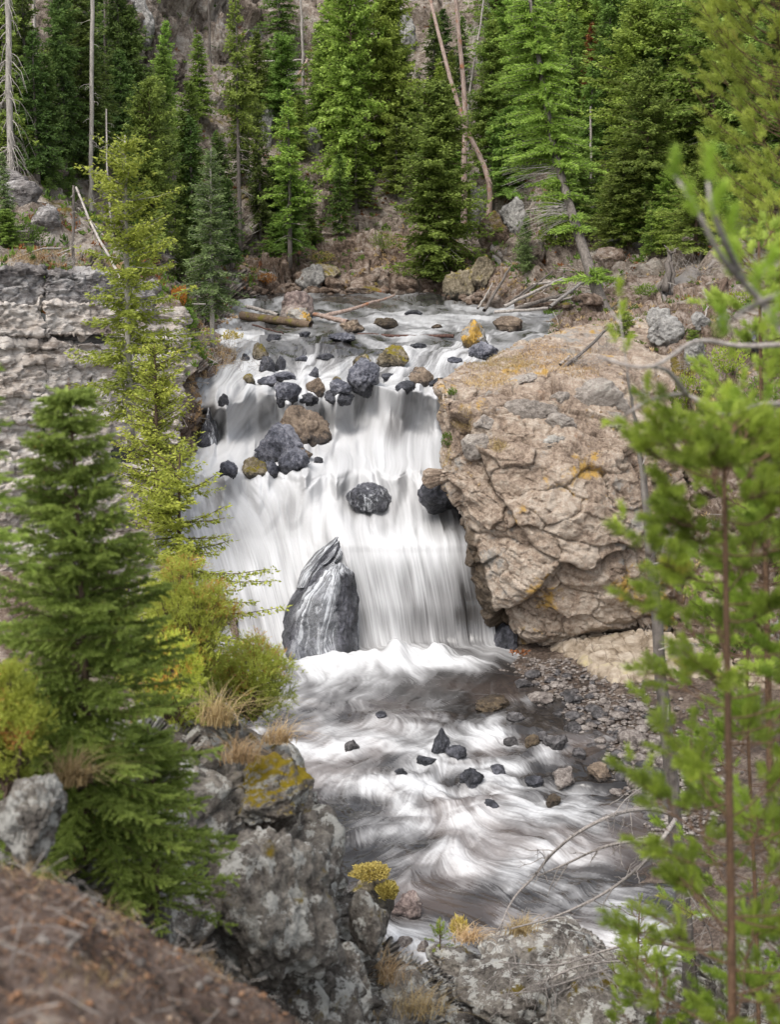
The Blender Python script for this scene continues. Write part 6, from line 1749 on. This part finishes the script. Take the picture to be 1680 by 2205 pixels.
near_pine('young pine with a straight brown trunk in the blurred right foreground', 91, [(1580, 2330, 6.6), (1576, 2000, 6.6), (1568, 1500, 6.6), (1562, 1100, 6.6), (1560, 960, 6.6)], 0.024, 0.007, 70, (0.28, 0.66), 'pine', ncl=7)
near_pine('second young pine half outside the right edge', 92, [(1740, 2400, 7.6), (1725, 1800, 7.6), (1710, 1200, 7.6), (1690, 820, 7.6)], 0.024, 0.006, 62, (0.30, 0.66), 'pine', ncl=7)
near_pine('tall pale pine at the upper right edge', 93, [(1760, 900, 15), (1730, 500, 15), (1690, 100, 15), (1680, -150, 15)], 0.035, 0.02, 130, (0.5, 1.3), 'pine_yellow', ncl=7, t0=0.2, bias=(-0.4, 0, 0), cnt=100, nl=0.068, sh=0.13, up=0.6)
near_pine('bushy pine filling the lower right behind the straight brown trunk', 94, [(1640, 2500, 15), (1630, 2000, 15), (1610, 1500, 15), (1620, 1150, 15)], 0.025, 0.012, 80, (0.5, 1.2), 'pine', ncl=8, cnt=100, t0=0.12, nl=0.06, sh=0.13)
near_pine('slim pine rising at the right edge beside the slope', 102, [(1660, 1700, 12), (1650, 1200, 12), (1640, 800, 12), (1635, 520, 12)], 0.03, 0.008, 50, (0.3, 0.65), 'pine_yellow', ncl=8, t0=0.15, nl=0.06)
near_pine('sapling pine low at the bottom right', 95, [(1420, 2420, 9.5), (1418, 2250, 9.5), (1415, 2090, 9.5)], 0.018, 0.006, 20, (0.2, 0.45), 'pine', ncl=4)
near_pine('tiny bright pine sprout standing on the flat topped rock', 96, [(948, 2045, 23), (948, 2020, 23), (948, 1992, 23)], 0.012, 0.006, 14, (0.05, 0.12), 'pine', ncl=1, cnt=60)
near_pine('bright yellow green fir sapling under the bare dead branches', 97, [(1370, 2130, 21), (1375, 2040, 21), (1378, 1960, 21)], 0.02, 0.008, 40, (0.2, 0.42), 'pine_yellow', ncl=4, nl=0.035, cnt=50)

# the nearest bough, hanging into the picture from the right
def bough(label, seed, lines, clusters, needles, D, rad=0.012, nl=0.05, cnt=120, name='pine_bough', mat='near_dead', sh=0.085, w=0.0024):
    r = np.random.default_rng(seed); base = PD(*lines[0][0], D); B = MB(); K = MB()
    for l in lines:
        pts = np.array([PD(x, y, D + 0.15 * math.sin(x * 0.02 + y * 0.011)) for (x, y) in l]); n = 4 * len(l)
        q = resample(pts, n); B.add(*tube(q - base, np.linspace(rad, rad * 0.45, n), 7))
    C_ = []; A_ = []; T_ = []
    for (x, y, dx, dy) in clusters:
        C_.append(PD(x, y, D + 0.15 * math.sin(x * 0.02 + y * 0.011)) - base); A_.append(nrmz(np.array([dx, r.normal(0, 0.3), -dy]))); T_.append(np.clip(0.5 + r.normal(0, 0.15), 0, 1))
    shoots(K, np.array(C_), np.array(A_), sh, nl, cnt, w, r, np.array(T_), 1.1)
    e = empty(name, tuple(base)); obj('boughs', B.mesh('boughs', MAT[mat]), e)['kind'] = 'stuff'
    obj('needles', K.mesh('needles', MAT[needles], False), e); return tag(e, label, 'branch')
bough('nearest blurred pine bough with thick green tufts hanging in from the right edge', 98,
      [[(1720, 760), (1640, 650), (1560, 560), (1500, 450), (1455, 380)], [(1600, 600), (1570, 540), (1535, 450), (1525, 390)], [(1720, 620), (1620, 660), (1575, 690)]],
      [(1455, 395, -0.1, -1), (1528, 395, 0, -1), (1575, 520, 0.05, -1), (1575, 600, 0, -1), (1500, 470, -0.3, -1), (1530, 470, 0.3, -1), (1620, 640, 0.3, -1), (1660, 700, 0.3, -1), (1640, 600, 0.4, -1), (1560, 730, -0.2, -1)], 'pine', 4.6)
bough('grey bare bough crossing the great boulder at the right with scattered tufts', 99,
      [[(1730, 870), (1640, 872), (1560, 895), (1480, 850), (1400, 862), (1345, 895)], [(1560, 895), (1500, 905), (1400, 915)], [(1640, 872), (1590, 920), (1575, 960)], [(1730, 740), (1600, 745), (1500, 735), (1400, 790), (1290, 770)], [(1480, 850), (1440, 800), (1400, 790)]],
      [(1395, 850, 0, -1), (1350, 905, -1, 0.1), (1420, 905, -0.8, 0.2), (1480, 920, -0.4, 0.3), (1510, 880, 0.3, -1), (1560, 870, 0.2, -1), (1440, 930, -0.7, 0.3), (1520, 960, -0.3, .3), (1600, 840, 0, -1), (1650, 820, 0.3, -1), (1570, 780, 0.3, -1), (1640, 720, .3, -1)], 'pine', 7.0, rad=0.014, cnt=90)
bough('slender pine leader with a tufted tip rising before the great boulder', 100,
      [[(1395, 1130), (1375, 960), (1352, 800), (1338, 700), (1332, 640)], [(1338, 700), (1310, 660)]],
      [(1332, 640, 0, -1), (1336, 690, 0.2, -1), (1345, 760, 0.3, -1), (1330, 740, -0.4, -1), (1345, 1120, -0.2, -1), (1410, 1100, 0.2, -1), (1345, 1150, -0.4, -0.6), (1440, 1000, 0.2, -1), (1500, 1060, 0, -1), (1450, 1190, 0.3, -1), (1480, 1260, 0, -1), (1395, 1520, -0.4, -1), (1380, 1500, -0.6, -0.6), (1360, 1640, -0.2, -1), (1395, 1660, 0.2, -1), (1470, 1480, 0, -1), (1440, 1420, .2, -1)], 'pine', 8.0, rad=0.006, cnt=90)

# leaning pine with dead lower limbs
lp = np.array([PD(1492, 2180, 22), PD(1482, 2040, 22), PD(1462, 1830, 22), PD(1440, 1620, 22), PD(1424, 1450, 22), PD(1408, 1240, 22), PD(1390, 1060, 22), PD(1372, 930, 22), PD(1350, 800, 22)])
base_ = lp[0].copy(); Q = resample(lp, 40)
e = empty('leaning_pine', tuple(base_))
pine_trunk = obj('trunk', mesh('trunk', *tube(Q - base_ + rng.normal(0, 0.008, Q.shape), np.interp(np.linspace(0, 1, 40), [0, 0.35, 0.65, 0.85, 1], [0.115, 0.10, 0.075, 0.03, 0.012]), 10), MAT['bark']), e)
tag(e, 'thin leaning pine with bare grey limbs at the right of the rapids', 'tree')
lr = np.random.default_rng(5)
def limb(l, r0, r1, D=21.5, nsub=14, sl=(0.15, 0.6), seed=0, droop=0.4):
    r = np.random.default_rng(seed); pts = np.array([PD(x, y, D + 0.3 * math.sin(i * 1.3 + seed)) for i, (x, y) in enumerate(l)]) - base_
    n = 6 * len(l); q = resample(pts, n); mb = MB(); mb.add(*tube(q, np.linspace(r0, r1, n), 6))
    for i in range(nsub):
        k = r.integers(n // 5, n - 1); a = nrmz(r.normal(0, 1, 3) * np.array([1, 0.7, 0.7]) + np.array([-0.4, 0, -droop])); L = r.uniform(*sl)
        ss = np.linspace(0, 1, 6); pt = q[k] + a * (ss * L)[:, None] + np.cumsum(r.normal(0, 0.035, (6, 3)), 0) * L + np.array([0, 0, -droop * 0.3 * L]) * (ss ** 2)[:, None]
        mb.add(*tube(pt, np.linspace(max(r1 * 0.9, 0.007), 0.004, 6), 4, False))
        for j in range(2):
            b = nrmz(r.normal(0, 1, 3) + a * 0.5); l2 = L * r.uniform(0.2, 0.5); p2 = pt[r.integers(2, 5)] + b * (np.linspace(0, 1, 4) * l2)[:, None]
            mb.add(*tube(p2, np.linspace(0.006, 0.003, 4), 3, False))
    obj('dead_limb', mb.mesh('dead_limb', MAT['near_dead']), pine_trunk)
limb([(1446, 1752), (1400, 1742), (1330, 1752), (1250, 1790), (1190, 1838), (1150, 1888), (1110, 1930), (1086, 1975), (1078, 2010)], 0.034, 0.010, seed=1)
limb([(1466, 1840), (1420, 1822), (1370, 1812), (1300, 1824), (1220, 1860), (1160, 1886)], 0.036, 0.012, seed=2, nsub=12)
limb([(1455, 1765), (1432, 1800), (1400, 1845), (1350, 1890), (1290, 1930), (1200, 1972), (1100, 2000)], 0.040, 0.012, seed=3, nsub=16)
limb([(1480, 2045), (1450, 2035), (1380, 2030), (1300, 2048), (1200, 2078), (1075, 2072)], 0.032, 0.010, seed=4, nsub=26, sl=(0.3, 0.9))
limb([(1480, 2070), (1430, 2062), (1350, 2075), (1260, 2102), (1170, 2130), (1100, 2140)], 0.030, 0.010, seed=5, nsub=26, sl=(0.3, 0.9))
limb([(1470, 2080), (1400, 2070), (1330, 2070), (1250, 2080), (1190, 2105), (1160, 2130)], 0.024, 0.008, seed=6, nsub=26, sl=(0.3, 0.8))
limb([(1440, 1700), (1400, 1690), (1350, 1720), (1320, 1760)], 0.014, 0.006, seed=7, nsub=8)
limb([(1408, 1215), (1450, 1205), (1500, 1180), (1560, 1185)], 0.016, 0.006, seed=8, nsub=10)
limb([(1410, 1195), (1440, 1160), (1470, 1130)], 0.010, 0.005, seed=9, nsub=6)
limb([(1470, 1900), (1500, 1950), (1530, 2010), (1540, 2080)], 0.014, 0.006, seed=10, nsub=10)
limb([(1420, 1400), (1470, 1385), (1530, 1390)], 0.014, 0.006, seed=11, nsub=8)
limb([(1440, 1550), (1438, 1500), (1428, 1440), (1436, 1420)], 0.020, 0.012, D=21.85, seed=12, nsub=0)
limb([(1385, 1000), (1400, 960), (1420, 940)], 0.008, 0.004, seed=13, nsub=4)
limb([(1462, 1840), (1500, 1900), (1540, 1960)], 0.012, 0.006, seed=14, nsub=8)

# grasses and small plants in the foreground
NG = [(470, 1560, 70, 100, 15.0, 'straw grass spilling below the juniper', 0), (520, 1640, 70, 70, 14.6, 'dry grass over the moss capped rock', 1), (600, 1600, 50, 60, 15.5, 'pinkish grass at the edge over the pool', 2),
      (150, 1690, 60, 90, 9.2, 'dry grass behind the pale lichen rock', 4), (820, 2110, 90, 70, 17.6, 'dry grass between the bottom rocks', 5),
      (900, 2180, 110, 60, 17.0, 'tawny grass at the bottom middle', 6), (1010, 2025, 60, 40, 24, 'straw tuft beside the tiny pine sprout', 7), (1120, 2010, 50, 40, 25.5, 'straw tuft on the broad pale ledge', 8), 
      ]
for (x, y, w, h, D, lab, sd_) in NG:
    tuft('dry_grass', x, y, w, h, MAT['grass'], lab, 200, D, 200 + sd_, bw=0.0045 * max(1, D / 14), lean=(0.25, 0))
leafy('stonecrop', 800, 1885, 84, 20, MAT['yellow'], 'yellow stonecrop mat on the rock beside the pool', n=1500, leaf=(0.12, 0.06), D=45.6, seed=41, cat='plant', hollow=0.6)
leafy('stonecrop', 836, 1930, 44, 36, MAT['yellow'], 'lower patch of yellow stonecrop near the round pale boulder', n=1200, leaf=(0.12, 0.06), D=45.2, seed=42, cat='plant', hollow=0.6)
leafy('yellow_weed', 990, 2010, 40, 40, MAT['yellow'], 'yellow weeds on the brown block by the water', n=300, leaf=(0.2, 0.05), D=45.5, seed=43, cat='plant')
leafy('red_weed', 1120, 1408, 50, 9, MAT['red_fir'], 'reddish weeds at the foot of the wet wall', n=60, leaf=(0.14, 0.08), D=72.5, seed=44, cat='plant')['kind'] = 'stuff'

# litter on the soil slope
lr = np.random.default_rng(77); Pq = TERR['soil_slope'][0]
ix = lr.choice(len(Pq), 9000); 
mb = MB(); C = Pq[ix] + np.array([0, 0, 0.006]); A = nrmz(lr.normal(0, 1, (9000, 3)) * np.array([1, 1, 0.35]))
diamonds(mb, C, A, lr.uniform(0.008, 0.04, 9000), lr.uniform(0.002, 0.008, 9000), lr, lr.random(9000), 1.0)
o = obj('needle_litter', mb.mesh('needle_litter', None, False)); 
m = NT('fallen_needle_litter'); MAT['litter'] = m.done(m.bsdf(m.ramp(m.attr('tint'), [(0, (0.09, 0.05, 0.03)), (0.5, (0.24, 0.14, 0.085)), (0.8, (0.24, 0.135, 0.08)), (1, (0.36, 0.28, 0.21))]), 0.9, 0.1))
o.data.materials.append(MAT['litter']); tag(o, 'fallen needles and bark crumbs on the soil slope', 'litter', kind='stuff')
mb = MB()
for k in range(500):
    V, F_ = pv[k % 5]; sz = lr.lognormal(-4.5, 0.6); P = Pq[lr.integers(len(Pq))]
    mb.add(V * sz + P, F_, lr.random())
o = obj('soil_crumbs', mb.mesh('soil_crumbs', MAT['litter'])); tag(o, 'small clods and pebbles on the soil slope', 'pebbles', kind='stuff')

sticks('soil_slope', 140, 0.16, 0.0022, 315, 'thin broken twigs lying on the soil slope')
for i, (x, y, h, lab) in enumerate([(60, 1900, 0.10, 'thin grass at the left of the soil slope edge'), (250, 1985, 0.08, 'thin grass along the middle of the soil slope edge'), (420, 2090, 0.09, 'thin grass at the lower soil slope edge'), (180, 2120, 0.07, 'sparse grass blades on the open soil slope')]):
    turf(lab, 'soil_slope', x, y, 90, 40, 160, h, 430 + i, bw=0.0012)
sst = []; er = np.random.default_rng(88); Pq, qq, _ = TERR['soil_slope']
for i in range(16):
    ex = er.uniform(20, 640); ey = np.interp(ex, [q[0] for q in edge], [q[1] for q in edge]) + er.uniform(5, 160)
    P = ground(ex, ey, ['soil_slope']); sz = er.uniform(0.02, 0.055)
    o = obj('soil_stone', stone_mesh(er.integers(6), 'stone'), None, tuple(P), (er.normal(0, .3), er.normal(0, .3), er.uniform(0, 6)), (sz * 1.2, sz, sz * 0.8))
    tag(o, 'small stone half buried in the soil slope', 'stone', 'stones in the soil slope'); sst.append((ex, o))
for w_, (x, o) in zip(ORD, sorted(sst, key=lambda q: q[0])): o['label'] = 'small stone half buried in the soil slope, ' + w_
